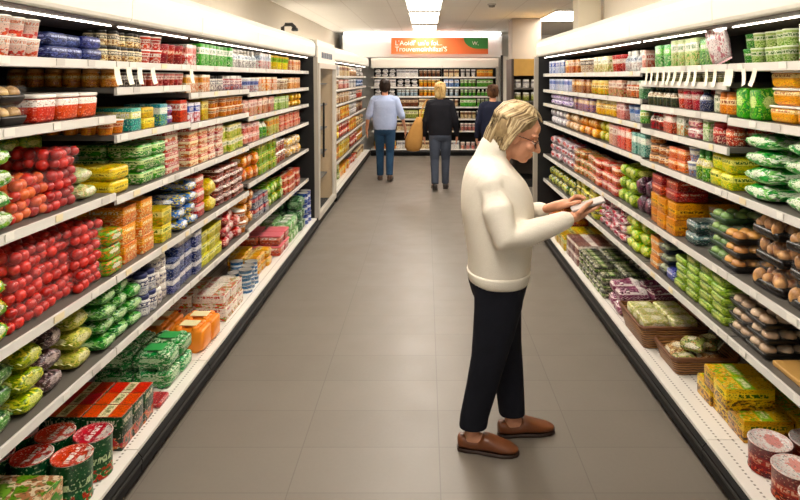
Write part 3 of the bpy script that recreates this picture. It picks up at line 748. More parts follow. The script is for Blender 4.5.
deckL(4.86, 5.22, 'pack', .115, .07, .13, 2, 2, pm('#e9b43a','#f2dfa8','#e0822a','#f2c25a','#a85a1a'), None, 'amber pack', 'on left bottom deck', .10)
deckL(5.38, 5.74, 'tub', .17, .09, .19, 2, 2, pm('#b5342c','#d98a7a','#8a1f1c','#c9624a',W_), flat('#e07078',.3), 'red tub with pink lid', 'on left bottom deck', .07)
deckL(5.80, 6.18, 'six', .12, .10, .15, 2, 2, pm('#8fbf7a','#dfe9cf','#4a8a4a','#bcd6a4',W_,style='full'), flat('#dfe8d4',.3), 'pale green multipack', 'on left bottom deck', .06)
deckL(6.24, 6.48, 'six', .11, .11, .15, 3, 2, pm('#33603a','#8fae8a','#1d4426','#5d8a5a',W_,style='full'), flat('#4a7a50',.3), 'dark green multipack', 'on left bottom deck', .06)
deckL(6.54, 6.82, 'can', .125, .11, .125, 3, 2, pm('#2a4a9c','#cfd8ea','#1d3478','#8aa0d0',W_,style='stripe'), flat('#b9b4ac',.3,.5), 'royal blue tin', 'on left bottom deck', .05)

# ---- right
Rs(1.72, 'on right top shelf', [
 (815,785,'carton',.11,.135,.09,1,1,pm('#e6e8d2','#f2f0e4','#7fae4c','#c9452c','#4a7a2a'),None,'white carton with green picture'),
 (783,741,'pot',.068,.062,.068,2,1,pm('#b7cf86','#e9ecd4','#7fa84a','#d9e2b0','#4a7a2a'),flat('#dfe6cc',.3),'pale green yogurt pot'),
 (740,730,'pot',.068,.062,.068,2,1,pm('#3f8f3a','#6fae54','#22702a','#8fc26a',W_),gl,'bright green yogurt pot'),
 (709,694,'carton',.085,.13,.08,1,1,pm('#3f8a3a','#7fb45a','#1d5f24','#a9cf7a',W_),None,'deep green carton'),
 (693,667,'carton',.078,.14,.08,1,1,pm('#cfe0a8','#f2f0e0','#6fae4a','#e8cfa0','#3d7a2c'),None,'pale carton with leaf picture'),
 (666,651,'carton',.10,.125,.08,1,1,pm('#3fae4a','#7fcf6a','#1d8a34','#d8ecc0',W_),None,'vivid green carton')])
Rs(1.70, 'on right top shelf', [
 (640,635.5,'carton',.06,.13,.07,1,1,pm('#e8c0b0','#f3e4da','#d06a5a','#e09a8a','#b34a3a'),None,'blush pink carton'),
 (635,620,'bottle',.07,.135,.07,1,2,pm('#e9e8e4','#cfd6dc','#b9a9a4','#d9c9c4','#5a667a'),wl,'white right hand drink bottle'),
 (619,605,'pot',.11,.12,.10,1,1,pm('#c0322a','#e9d0c4','#8e1c1a','#d9624a',W_),rl,'scarlet yogurt pot'),
 (604,590,'carton',.10,.12,.08,1,1,pm('#e9dfb8','#f2ecd8','#a9b870','#cf9a6a','#6a7a3a'),None,'ivory carton'),
 (589,576,'pot',.11,.12,.10,1,1,pm('#d9c4a8','#4a3a34','#a3806a','#e9dccb',W_),wl,'coffee coloured pot'),
 (575,562,'carton',.11,.12,.08,1,1,pm('#e4a868','#f2dcc0','#c9542c','#8a5a3a','#7a2f1a'),None,'toffee coloured carton'),
 (561,547.2,'carton',.12,.13,.08,1,1,pm('#dfe4ee','#3f5fb4','#a9b8dc','#7a94cc',W_),None,'white and cobalt carton')])
Rs(1.64, 'behind the hanging price strips', [
 (722,646,'pot',.052,.045,.052,1,1,pm('#9a9a6a','#ece8d4','#5d6a3a','#c9b98a','#4a4a2a'),flat('#d9d4c4',.3),'tiny olive pot')])
Rs(1.50, 'on right shelf below strips', [
 (727,713,'jar',.07,.098,.07,1,3,pm('#e08a44','#f0d2a8','#c9642a','#efb070','#8a3a14'),flat('#b8651f',.3),'orange jar with amber lid'),
 (712,701,'jar',.075,.11,.075,1,2,pm('#dcdcc8','#efeee2','#a9b49a','#c9cfae','#5d6a4a'),wl,'ivory spread jar'),
 (700,694,'bottle',.07,.115,.07,1,2,pm('#30365a','#8a90a8','#1d2244','#5a6284',W_),bl,'dark blue sauce bottle'),
 (693,668,'pot',.085,.105,.085,1,2,pm('#d04a4a','#eec0b4','#a3242a','#e58a7a',W_),flat('#d99a94',.3),'strawberry red pot'),
 (667,643,'bottle',.062,.115,.062,1,2,pm('#27352a','#ece4d0','#141c16','#4a5a3a','#8a5a24'),flat('#2c4a30',.3),'dark bottle with cream label')])
Rs(1.36, 'on right shelf of red jars', [
 (726,703,'jar',.082,.098,.082,1,1,pm('#b5241c','#d8553a','#7e120f','#e8c9b0','#f3e2cc'),flat('#a31c1c',.3),'red sauce jar'),
 (702,697,'carton',.06,.115,.08,1,1,pm('#dfe4cc','#8fb86a','#c9cfae','#6a9a4a',W_),None,'cream and green carton'),
 (696,681,'pack',.13,.055,.12,2,1,pm('#e9cfc4','#f4ebe4','#c95a5a','#a9688a','#a3303a'),None,'pink and white flat pack'),
 (680,669,'carton',.09,.125,.08,1,1,pm('#dfe0cc','#f0efe2','#d9803a','#a9b88a','#4a6a34'),None,'white soup carton'),
 (668,657,'carton',.085,.12,.08,1,1,pm('#d0544a','#efd8cc','#9a2824','#e28a74',W_),None,'tomato red carton'),
 (656,643,'bottle',.068,.115,.068,1,1,pm('#c23028','#efe4d4','#7a1814','#2c2420','#3a2018'),bl,'red bottle with black cap')])
block('R', 1.395, 2.69, 2.78, 'jar', .082, .098, .082, 1, 5, pm('#a32018','#c94a34','#6e0f0d','#efe4d8','#f3e2cc'), flat('#8e1a18',.3), 'red jar on open shelf end', 'facing the bare right shelf', .128+.09, skip=None)
Rs(1.49, 'on near right second shelf', [
 (815,757.5,'tub',.17,.073,.16,3,1,pm('#f0a43a','#f6d9a0','#e8861c','#f4c46a','#b4621a',style='top'),flat('#efe9dc',.2),'orange tub with clear white lid'),
 (756,729,'pack',.085,.13,.085,1,3,pm('#5fb44a','#d3e69c','#2f8a34','#a9d06a','#1d6a2a',style='full'),None,'upright bright green pouch')])
Rs(1.17, 'on near right middle shelf', [
 (815,732,'bag',.22,.072,.26,4,1,pm('#2f9a3c','#e2ecd4','#8fc87a','#eef2e4','#1d6a2c',style='full'),flat('#bfe0ac',.3),'green and white salad bag')])
Rs(1.165, 'on right middle shelf', [
 (727,703,'pack',.105,.075,.13,2,2,pm('#dfd53a','#f3ee8a','#8fb83a','#f2e24a','#3d6a1a'),None,'yellow and green pack'),
 (702,690,'bottle',.062,.15,.062,1,3,pm('#5fa044','#e6dc8a','#2f6f2a','#a9c45a',W_),gl,'green dressing bottle'),
 (689,680,'pot',.085,.075,.085,2,2,pm('#8a94b4','#e0dcd4','#5a6488','#c98a6a',W_),wl,'grey blue pot'),
 (679,664,'carton',.10,.062,.12,2,2,pm('#dd5a2c','#f0b88a','#b5341c','#ee8a3a',W_),None,'orange red pasta carton'),
 (663,643,'jar',.09,.062,.09,3,1,pm('#d9a878','#ecdcc0','#b5603a','#9a4a2c','#7a3418'),flat('#7a5a40',.3),'stacked bean jar')])
Rs(1.18, 'on right middle shelf', [
 (642,628,'carton',.08,.135,.08,1,1,pm('#6aa494','#dfe6d8','#3f7a6e','#b9d0c0',W_),None,'sea green carton'),
 (627,614,'carton',.09,.155,.08,1,1,pm('#dc5a52','#f0c4b8','#b02c2c','#e88a7a',W_),None,'poppy red carton'),
 (613,605,'carton',.10,.15,.08,1,1,pm('#d9a69a','#ece0d0','#b86a5a','#e8c8b0','#8a3a2c'),None,'dusty pink carton'),
 (604,594,'bag',.11,.075,.12,2,1,pm('#c9c84a','#ece8a0','#8fae3a','#e8b83a','#5d6a1a',style='full'),flat('#dcd87a',.3),'lime snack bag'),
 (593,576,'bag',.11,.075,.12,2,1,pm('#e8942c','#f3d49a','#d46a1c','#efb84a','#a3441a',style='full'),flat('#efb870',.3),'tangerine snack bag'),
 (575,563,'bag',.12,.075,.12,2,1,pm('#dcb890','#efe2cc','#b58458','#e8d0a8','#7a4a2a',style='full'),flat('#e2cba8',.3),'sand coloured bag'),
 (562,547.2,'bag',.12,.08,.12,2,1,pm('#d0d0d2','#f0f0f0','#9a9aa4','#b8a8b0','#5a5a6a',style='full'),flat('#dcdcdc',.3),'silver white bag')])
Rs(1.53, 'on far right second shelf', [
 (640,635,'carton',.07,.115,.07,1,1,pm('#5f9a6a','#dfe8d4','#2f6f44','#a9cfae',W_),None,'bluish green carton'),
 (634.5,620,'jar',.085,.11,.085,1,1,pm('#c86a4a','#ecdcc8','#9a3a24','#b5a07a','#7a2a18'),flat('#c9bfae',.3),'terracotta jar'),
 (619,603,'carton',.09,.115,.08,1,1,pm('#dcae94','#f0e2d0','#b85a4a','#8fae6a','#8a3428'),None,'shell pink carton'),
 (602,586,'jar',.09,.11,.09,1,1,pm('#e6b43a','#f3e2a0','#d98a1c','#6fae4a','#8a5a12'),flat('#e9d27a',.3),'mustard yellow jar'),
 (585,570,'carton',.10,.115,.08,1,1,pm('#9a5a3a','#e5b87a','#6a3420','#c98a4a',W_),None,'chestnut brown carton'),
 (569,547.2,'carton',.11,.115,.08,1,1,pm('#d6dcea','#7a8cc4','#b4c0dc','#e8e4ec','#2f4a8a'),None,'icy blue carton')])
Rs(1.38, 'on far right third shelf', [
 (640,634,'jar',.075,.105,.075,1,1,pm('#6aa05a','#e2e6c4','#3a6f34','#a9b87a','#c9b02a'),flat('#3f7a4a',.3),'moss green jar'),
 (633.5,623,'pot',.09,.105,.09,1,1,pm('#d4d9e4','#8aa4d4','#b9c4d8','#e9e6e4','#34549a'),flat('#5f80c0',.3),'white pot with blue lid'),
 (622,611,'carton',.09,.115,.08,1,1,pm('#e2a69c','#f4e2dc','#c9645c','#eac0b0','#9a342c'),None,'rose pink carton'),
 (610,590,'jar',.085,.11,.085,1,1,pm('#e8b84a','#f5e4b0','#d48c24','#eecf7a','#8a5a18'),flat('#efdc9a',.3),'honey yellow jar'),
 (589,570,'carton',.10,.11,.08,1,1,pm('#8a6a9a','#e6c49a','#5a3a6e','#c98a5a',W_),None,'plum purple carton'),
 (569,547.2,'bag',.12,.062,.12,2,1,pm('#dcd4e2','#8a6ab0','#b9a4cc','#efeaf0','#4a2a7a',style='full'),flat('#e2dce8',.3),'lilac and white bag')])
Rs(.82, 'on second lowest right shelf', [
 (815,733,'buns',.20,.105,.24,3,1,produce_mat('#d8a466','#7e4218',24),flat('#15100d',.25),'dark bag of brown bread rolls'),
 (731,718,'tray',.15,.06,.20,4,1,flat('#17130f',.35),produce_mat('#dda44a','#a8642a'),'black tray of golden pastries'),
 (717,690,'tray',.16,.058,.20,4,2,flat('#2c4a2a',.35),produce_mat('#8fae5a','#4a7a34'),'green tray of sprouts'),
 (689,673,'pack',.13,.06,.17,3,1,pm('#23363a','#6a8a8a','#14221f','#3f6a5a',W_),None,'dark teal pack'),
 (672,645,'carton',.12,.085,.17,2,2,pm('#dd8a24','#f0b45a','#b8601a','#e8a43a','#5a2a10',style='stripe'),None,'orange ready meal carton'),
 (643,631,'bag',.10,.11,.16,2,1,pm('#3a1f2c','#7a4a5a','#24121c','#5a2a40','#c9a8b0',style='full'),flat('#4a2a38',.3),'dark purple beetroot bag'),
 (630,613,'bag',.11,.085,.16,3,1,pm('#8fae44','#d9dc8a','#5a7a2a','#b9c45a','#3a4f1a',style='full'),flat('#bccb7a',.3),'lime green bean bag'),
 (612,592,'pack',.12,.07,.15,3,1,pm('#cc3a34','#f0c8b8','#9a1f24','#dd8a5a',W_),None,'cherry red pack'),
 (591,571,'pack',.12,.07,.15,3,1,pm('#d98a6a','#e9e2c8','#5f8a4a','#c94a3a','#7a2a1a'),None,'coral and green pack'),
 (570,547.2,'bag',.13,.075,.15,3,1,pm('#d6cfd0','#b5343c','#8a8a98','#c9a8a8','#6a2a34',style='full'),flat('#dcd6d4',.3),'grey and red bag')])
block('R', .94, 2.22, 2.66, 'tray', .19, .05, .16, 4, 1, flat('#34492c',.35), produce_mat('#a9b07a','#5d6a34'), 'olive tray of herbs', 'behind the bread rolls', .128+.27)
block('R', .855, 2.22, 2.66, 'tray', .19, .042, .16, 2, 1, flat('#34492c',.35), produce_mat('#a9b07a','#5d6a34'), 'olive tray of leeks', 'low behind the bread rolls', .128+.27)
block('R', 1.03, RY(671), RY(646), 'carton', .15, .055, .17, 2, 1, pm('#a3281c','#d9563a','#6e140f','#c9452c','#f0d8c0'), None, 'dark red flat carton', 'on top of the orange cartons')
Rs(.55, 'on lowest right shelf', [
 (759,720,'tray',.165,.058,.22,3,1,flat('#14110f',.3),produce_mat('#d8c0a0','#a88462',8),'black tray of mushrooms'),
 (719,667,'pack',.13,.042,.18,5,2,pm('#8fb04a','#cfd88a','#5a7f2c','#b9c86a','#33551c',style='full'),None,'green cucumber pack'),
 (666,661,'pack',.10,.06,.14,1,1,pm('#3a3f9a','#8a90cc','#24287a','#5a60b0',W_),None,'violet blue pack'),
 (660,653,'tray',.12,.06,.16,4,1,flat('#14181a',.3),produce_mat('#c9cfae','#6a7a4a',8),'black tray of pale sprouts'),
 (652,641,'carton',.12,.062,.13,4,1,pm('#e09a6a','#f0e2cc','#c9642c','#e8b48a','#8a3a1a',style='stripe'),None,'orange and white carton'),
 (639.5,622,'bag',.11,.085,.15,3,1,pm('#b5c83a','#e8e89a','#5fae3a','#e2d24a','#3a6a1a',style='full'),flat('#cfdc7a',.3),'lime and yellow bag'),
 (621,594,'bag',.115,.065,.15,4,1,pm('#dccdcc','#c2304c','#a31f3a','#ecdcd8','#8a1a30',style='full'),flat('#e2d4d0',.3),'white and crimson bag'),
 (593,572,'pack',.13,.08,.15,3,1,pm('#d9c83a','#4a4a2a','#8fae3a','#e8d86a','#f0ecc8'),None,'yellow and charcoal pack'),
 (571,547.2,'bag',.13,.085,.15,2,1,pm('#4a6a34','#b9c45a','#24401c','#d9c24a',W_,style='full'),flat('#7a9a4a',.3),'forest green bag')])
o = thing('wooden_board', 'bare yellow wooden board on the lowest right shelf', 'board', (1.19+.42, 2.125, .585))
link('board', MB().rbox(.54, .56, .02, .006, z0=.001).mesh('board', flat('#c99a52',.5,var=.25)), o)

# right deck: tubs, yellow boxes, baskets, trays
deckR(2.05, 2.56, 'can', .163, .115, .163, 1, 3, pm('#7e1d1a','#a8443a','#4e0f10','#b5523c','#d9a890',style='stripe'), pm('#f0e6e0','#e2a6a0','#ecd4ce','#f4efea','#d8807a',style='full'), 'red tub with round white lid', 'on right bottom deck', .10, name='dessert_tub', cat='tub')
yb = pm('#e9b43a','#f0cf6a','#5a3a24','#c98a2a','#3f5f24',style='band'); yt = pm('#ecc24a','#8fc24a','#7fb83e','#e8a43a','#f3eec8',style='stripe')
deckR(2.64, 3.08, 'boxpack', .145, .095, .215, 1, 2, yb, yt, 'yellow biscuit box', 'in bottom row on right deck', .150)
block('R', DZ+.0955, 2.72, 2.97, 'boxpack', .124, .095, .215, 1, 1, yb, yt, 'yellow biscuit box', 'stacked above others on right deck', .125)
def basket(x, y, w, d, h, rz, label, group=None):
    n = NT('wicker'); 
    u, v, z = n.sep(n.coord('Object'))
    wv = n.n.new('ShaderNodeTexWave'); n.put(wv.inputs['Vector'], n.coord('Object')); wv.bands_direction = 'Z'; wv.inputs['Scale'].default_value = 22; wv.inputs['Distortion'].default_value = 3
    col = n.mix(wv.outputs[1], lin('#4a2a14'), lin('#a8743c'))
    n.bump(wv.outputs[1], .6, .006); m = n.fin(col, .5)
    o = thing('wicker_basket', label, 'basket', (x, y, DZ+.001), rz)
    b = MB()
    outer = [b.rrect(w*t, d*t, .03, z, k=4) for t, z in ((.86, 0), (.93, h*.5), (1, h))]
    inner = [b.rrect(w*t-.02, d*t-.02, .025, z, k=4) for t, z in ((1, h), (.93, h*.5), (.87, .01))]
    b.ring_loft(outer+inner); link('wicker_body', b.mesh('wicker_body', m), o)
    pts = b.rrect(w-.008, d-.008, .03, h, k=5); pts.append(pts[0])
    r = MB()
    for s in range(2):
        q = [(p[0], p[1], h+.006*math.sin(i*2.1+s*PI)) for i, p in enumerate(pts)]
        r.tube(q, .009, 6, ends=False)
    link('braided_rim', r.mesh('braided_rim', flat('#6e4324', .5)), o)
    return o
basket(1.425, 3.745, .40, .42, .125, 0, 'taller wicker basket holding pale packs on right deck')
basket(1.465, 3.375, .36, .29, .085, 0, 'low wicker basket of bagged vegetables on right deck')
mk = pm('#e6dfb8','#f0ecd2','#b5bf7a','#d8c88a','#6a7a3a',style='full')
kk = 0
for i, (dx, dy) in enumerate(((-.1,-.14),(.07,-.14),(-.1,.0),(.07,.0),(-.1,.14),(.07,.14))):
    for l in range(2):
        place('pack', .108, .07, .15, mk, None, (1.430+dx*.95, 3.745+dy*.8, DZ+.0125+l*.0705), -PI/2+R.uniform(-.05,.05),
              'pale yellow wrapped pack in taller wicker basket, %s %s' % (('front left','rear left','front middle','rear middle','front far','rear far')[i], ('below','on top')[l]), 'packs in the taller basket')
vb = [pm('#b9c47a','#efe8d0','#5a7a34','#d8b88a','#4a5f24',style='full'), pm('#c9a078','#efe4d0','#8a5a38','#d9c49a','#5a3a20',style='full'), pm('#8a8f5a','#d8d4b0','#4a5a2a','#a97a5a','#33401c',style='full')]
for i, (dx, dy, dz, a, q) in enumerate(((-.08,-.07,.012,.2,0),(.06,-.06,.012,-.3,1),(-.07,.07,.012,-.1,1),(.07,.08,.012,.3,2),(-.01,.0,.075,.9,0),(.08,.02,.076,-.7,2))):
    place('bag', .13, .065, .12, vb[q], flat('#d9d9c0',.2), (1.465+dx, 3.375+dy*.82, DZ+.002+dz), a, '%s vegetable bag in low wicker basket, %s' % (('pale green','tan','olive')[q], ('front near corner','rear near corner','front far corner','rear far corner','heaped on the front','heaped at the back')[i]), 'bags in the low basket', i % 3)
deckR(4.02, 4.34, 'bag', .15, .085, .20, 2, 2, pm('#8a5068','#e9dcd8','#5a2440','#c9a0b0','#f0e6e4',style='top'), flat('#d0b4bc',.3), 'purple and white onion bag', 'on right bottom deck', .06)
deckR(4.36, 5.06, 'pack', .10, .055, .15, 3, 3, pm('#23261c','#6a8a44','#d8d4b8','#3a4a2a','#efe8cc',style='stripe'), None, 'black and green herb pack', 'on right bottom deck', .05)
deckR(5.10, 5.50, 'carton', .13, .085, .17, 2, 3, pm('#7a4a44','#e9d8cc','#4a2a28','#b58a80',W_,style='top'), None, 'brown and pink carton', 'on right bottom deck', .055)
deckR(5.56, 5.98, 'carton', .14, .12, .17, 1, 3, pm('#e2b83a','#d9dc9a','#c98a2a','#9cae4a','#6a4a12'), None, 'golden yellow carton', 'on right bottom deck', .05)
deckR(6.05, 6.75, 'bag', .14, .085, .16, 2, 2, pm('#a3382c','#e2a03a','#6a1f18','#d97a3a','#efd8b0',style='full'), flat('#c97a4a',.3), 'rusty red bag', 'on right bottom deck', .06)

# pink and white bag leaning on the right top shelf
lb = thing('leaning_bag', 'large pink and white bag leaning out of the right top shelf', 'bag', (1.19+.128, 2.80, 1.757), -PI/2+.25)
p = proto('bag', .17, .036, .115, pm('#e9dcd8','#f0e8e4','#c98a8e','#f3eeea','#b0606a',style='full'), flat('#d9a8a8',.3), 5)
al = -.34
mt = Matrix(((math.sin(al), -math.cos(al), 0), (0, 0, -1), (math.cos(al), math.sin(al), 0))).to_4x4()
for nme, me in p:
    c = link(nme, me, lb); c.matrix_basis = Matrix.Translation((0, .018, .092)) @ mt @ Matrix.Scale(1.08, 4)
# ---- far left cabinet, glass door fridge, back cabinets, display case: small in the photo
FARP = [('white and grey','#e6e2dc','#a9a9b0','#c9c4c0'),('cream and brown','#e6d6b4','#8a5a3a','#c9a878'),('orange and yellow','#e89a34','#f0d27a','#d4641c'),('red and white','#c9402c','#efdccc','#8e1f18'),
        ('yellow','#e6c23a','#f3e6a0','#c9922a'),('pink','#dfa79c','#f3e4dc','#b85a52'),('green','#6aa84e','#dde8c4','#2f7a34'),('tan','#c9a684','#ecdcc4','#8a5a3c'),('dark brown','#5a3a2a','#d8bc98','#8a4a2c'),('blue and white','#8fa8d0','#eceef2','#3f5fa0'),
        ('pale blue','#c4d4dc','#eef2f2','#7a9ab0'),('olive','#9aa05a','#e2dfb4','#5a6a2a')]
def fpm(i): q = FARP[i]; return pm(q[1], q[2], q[3], q[1], '#6a5a50')
def far_row(side, z, a0, a1, plan, where, clear):
    n = len(plan); seg = (a1-a0)/n
    for i, (ci, kind, w, h, L) in enumerate(plan):
        nm = FARP[ci][0] + ' ' + {'carton':'carton','pot':'pot','bag':'bag','jar':'jar','bottle':'bottle','pack':'pack'}[kind]
        m2 = {'pot': wl, 'jar': wl, 'bottle': wl, 'bag': None}.get(kind)
        block(side, z+.036, a0+seg*i, a0+seg*(i+1)-.02, kind, w*.95, min(h*1.45, clear*.93/L), .10, L, 1, fpm(ci), m2, nm, where + (', ' + ORD[i] + ' group' if n > 1 else ''), .13, name='grocery_'+kind)
SN = ['top shelf','second shelf','third shelf','fourth shelf','fifth shelf','lowest shelf','bottom deck']
plansL = [[(0,'carton',.13,.14,1),(1,'carton',.13,.15,1),(7,'bottle',.12,.16,1),(0,'bag',.2,.06,2)],
          [(1,'pot',.13,.11,1),(5,'carton',.13,.12,1),(0,'carton',.14,.12,1),(9,'bag',.2,.06,2)],
          [(1,'bag',.2,.06,2),(7,'carton',.14,.13,1),(0,'bag',.2,.06,2),(3,'pot',.13,.12,1)],
          [(7,'carton',.15,.16,1),(2,'carton',.15,.08,2),(0,'bag',.2,.07,2),(8,'carton',.14,.12,1)],
          [(4,'bag',.2,.08,2),(3,'bag',.2,.08,2),(2,'carton',.15,.09,2),(1,'bag',.2,.06,2)],
          [(2,'bag',.2,.09,2),(4,'carton',.15,.10,2),(3,'bag',.2,.09,2),(2,'pot',.13,.10,2)],
          [(11,'bag',.2,.08,2),(2,'carton',.16,.10,1),(3,'bag',.2,.08,1),(1,'carton',.15,.10,1)]]
for z, pl, sn, cl_ in zip((1.68,1.48,1.26,1.0,.72,.42,DZ-.036), plansL, SN, (.18,.155,.175,.215,.235,.255,.24)): far_row('L', z, 8.4, 13.1, pl, 'far left cabinet ' + sn, cl_)
plansB = [[(0,'bag',.14,.06,2),(0,'carton',.1,.12,1),(8,'pot',.09,.10,1)],
          [(0,'carton',.1,.11,1),(0,'bag',.14,.06,2),(2,'pot',.1,.12,1)],
          [(0,'bag',.14,.06,2),(10,'pot',.1,.12,1),(2,'pot',.1,.12,1)],
          [(0,'pot',.1,.11,1),(8,'carton',.1,.12,1),(1,'carton',.1,.14,1)],
          [(5,'pot',.1,.11,1),(11,'carton',.1,.13,1),(4,'carton',.1,.14,1)],
          [(3,'pot',.1,.10,2),(1,'carton',.1,.12,1),(5,'carton',.1,.13,1)],
          [(2,'carton',.12,.12,1),(0,'carton',.12,.12,1),(1,'carton',.12,.12,1)]]
for z, pl, sn, cl_ in zip((1.67,1.45,1.25,1.02,.76,.50,DZ-.036), plansB, SN, (.17,.175,.155,.185,.215,.215,.28)): far_row('B', z, -1.12, .33, pl, 'back cabinet ' + sn, cl_)
plansC = [[(1,'carton',.1,.13,1),(0,'pot',.1,.12,1),(2,'carton',.09,.14,1)],
          [(9,'carton',.1,.12,1),(6,'pot',.09,.13,1),(6,'carton',.09,.14,1)],
          [(10,'pot',.1,.11,1),(6,'pot',.08,.14,1),(6,'bottle',.08,.14,1)],
          [(1,'pot',.1,.11,1),(6,'carton',.09,.16,1),(6,'pot',.08,.14,1)],
          [(0,'pot',.1,.11,1),(1,'pot',.09,.11,1),(0,'carton',.09,.12,1)],
          [(7,'pot',.1,.11,1),(5,'pot',.09,.11,1),(7,'carton',.09,.11,1)],
          [(0,'carton',.12,.12,1),(5,'pot',.1,.10,1),(5,'carton',.1,.11,1)]]
for z, pl, sn, cl_ in zip((1.67,1.45,1.25,1.02,.76,.50,DZ-.036), plansC, SN, (.17,.175,.155,.185,.215,.215,.28)): far_row('B', z, .38, 1.47, pl, 'right back cabinet ' + sn, cl_)
for z, ci, sn in ((.45,1,'lowest'),(.75,2,'second lowest'),(1.05,7,'middle'),(1.35,1,'second highest'),(1.62,0,'top')):
    block('L', z+.0005, 7.35, 7.86, 'carton' if z > 1 else 'bag', .12, .20 if z > 1 else .10, .12, 1 if z > 1 else 2, 1, fpm(ci), None, FARP[ci][0]+(' carton' if z > 1 else ' bag'), 'behind fridge glass on %s shelf' % sn, .15)
for z, ci, sn in ((.45,7,'lowest'),(.75,3,'second lowest'),(1.05,0,'middle'),(1.33,11,'second highest'),(1.53,0,'top')):
    a = .13
    for i in range(7):
        place('jar', .105, .13, .105, fpm(ci), wl, (1.82-.39+i*.13, 9.9-.2, z+.001), 0, '%s jar in display case under column, %s shelf, %s from left' % (FARP[ci][0], sn, ORD[i]), 'jars on the %s shelf of the display case' % sn)
# ------------------------------------------------------------------ people
def remesh(name, mb, mats, voxel, smooth=6, fac=.5):
    me = bpy.data.meshes.new('tmp'); me.from_pydata(mb.v, [], mb.f); me.update()
    o = bpy.data.objects.new('tmp', me); C.objects.link(o)
    r = o.modifiers.new('r', 'REMESH'); r.mode = 'VOXEL'; r.voxel_size = voxel; r.use_smooth_shade = True
    s = o.modifiers.new('s', 'SMOOTH'); s.factor = fac; s.iterations = smooth
    bpy.context.view_layer.update()
    out = bpy.data.meshes.new_from_object(o.evaluated_get(bpy.context.evaluated_depsgraph_get()))
    bpy.data.objects.remove(o); bpy.data.meshes.remove(me)
    out.name = name; out.materials.clear()
    for m in (mats if isinstance(mats, (list, tuple)) else [mats]): out.materials.append(m)
    for p in out.polygons: p.use_smooth = True
    return out
def rings(mb, data, n=24, p=2.3, fwd=(1,0,0), cap=True):
    """horizontal elliptical sections: (x, y, z, half depth along fwd, half width)"""
    f = Vector(fwd); s = Vector((-f.y, f.x, 0)); out = []
    for d in data:
        x, y, z, hd, hw = d[:5]; tl = d[5] if len(d) > 5 else 0
        ring = []
        for j in range(n):
            a = 2*PI*j/n; c, q = math.cos(a), math.sin(a)
            e = 2.0/p
            u = math.copysign(abs(c)**e, c)*hd; v = math.copysign(abs(q)**e, q)*hw
            ring.append(Vector((x, y, z+tl*u)) + f*u + s*v)
        out.append(ring)
    if out[0][0].z > out[-1][0].z: out = out[::-1]
    mb.ring_loft(out); return mb
def knit_mat(h, h2, sc=260):
    n = NT('knit_' + h.strip('#')); g = n.coord('Object')
    wv = n.n.new('ShaderNodeTexWave'); n.put(wv.inputs['Vector'], g); wv.inputs['Scale'].default_value = sc/4; wv.bands_direction = 'Z'; wv.inputs['Distortion'].default_value = 1
    nz = n.noise(g, sc, 2)
    n.bump(n.math('ADD', n.math('MULTIPLY', nz, .7), n.math('MULTIPLY', wv.outputs[1], .3)), .5, .004)
    return n.fin(n.mix(nz, lin(h), lin(h2)), .9, 0, .2)
def cloth_mat(h, h2):
    n = NT('cloth_' + h.strip('#')); g = n.coord('Object'); nz = n.noise(g, 14, 4)
    n.bump(nz, .35, .02)
    return n.fin(n.mix(nz, lin(h), lin(h2)), .85, 0, .2)
def skin_mat(h='#d9a07e', h2='#c98a6a'):
    n = NT('skin'); nz = n.noise(n.coord('Object'), 18, 3)
    return n.fin(n.mix(nz, lin(h), lin(h2)), .5, 0, .35)
def hair_mat(a, b, c):
    n = NT('hair_' + a.strip('#')); g = n.coord('Object')
    nz = n.noise(n.mapping(g, (26, 60, 12)), 1.6, 3)
    col = n.mix(n.math('MULTIPLY', n.math('SUBTRACT', nz, .38), 4), lin(a), lin(b))
    nz2 = n.noise(g, 11, 2)
    return n.fin(n.mix(n.math('MULTIPLY', n.math('SUBTRACT', nz2, .45), 2.5), col, lin(c)), .5, 0, .2)

SK = skin_mat()
# ---- woman in the white sweater, in profile, looking down at the phone
wo = thing('person', 'person in white sweater, dark trousers and tan loafers looking down at a phone', 'person', (.31, 2.88, 0))
ROOT = Vector((.31, 2.88, 0))
def loc(mb): mb.v = [tuple(Vector(v)-ROOT) for v in mb.v]; return mb
def part(name, mb, mat, voxel=None, smooth=5, par=None):
    loc(mb)
    me = remesh(name, mb, mat, voxel, smooth) if voxel else mb.mesh(name, mat)
    return link(name, me, par or wo)
TH = math.radians(24); HS = 1.0
HF = Vector((math.cos(TH), -.10, -math.sin(TH))).normalized(); HSd = Vector((.10, 1, 0)).normalized(); HU = HF.cross(HSd).normalized()
HC = Vector((.420, 2.86, 1.436))
def hp(f, s, u): return HC + (HF*f + HSd*s + HU*u)*HS
HROT = Matrix((HF, HSd, HU)).transposed()
def hell(mb, f, s, u, rf, rs, ru, n=16, m=10): mb.ell(hp(f, s, u), (rf*HS, rs*HS, ru*HS), n, m, HROT)
body = MB()
hell(body, -.008, 0, .035, .095, .076, .092)
hell(body, .030, 0, -.040, .066, .062, .072)
hell(body, .066, 0, -.090, .026, .030, .022)
hell(body, .066, 0, .050, .024, .054, .036)
body.tube([hp(.088,0,.018), hp(.103,0,-.008), hp(.117,0,-.030)], [.008*HS, .010*HS, .013*HS])
hell(body, .104, .011, -.035, .010, .008, .008); hell(body, .104, -.011, -.035, .010, .008, .008)
body.tube([hp(.088,-.022,-.064), hp(.097,0,-.061), hp(.088,.022,-.064)], [.004, .008, .004])
body.tube([hp(.084,-.020,-.075), hp(.093,0,-.073), hp(.084,.020,-.075)], [.004, .009, .004])
for s in (-1, 1):
    hell(body, .070, s*.045, -.025, .022, .024, .022)
    hell(body, -.005, s*.078, -.012, .020, .010, .030)
    body.tube([hp(.082, s*.014, .026), hp(.084, s*.035, .030), hp(.066, s*.058, .024)], [.007, .008, .006])
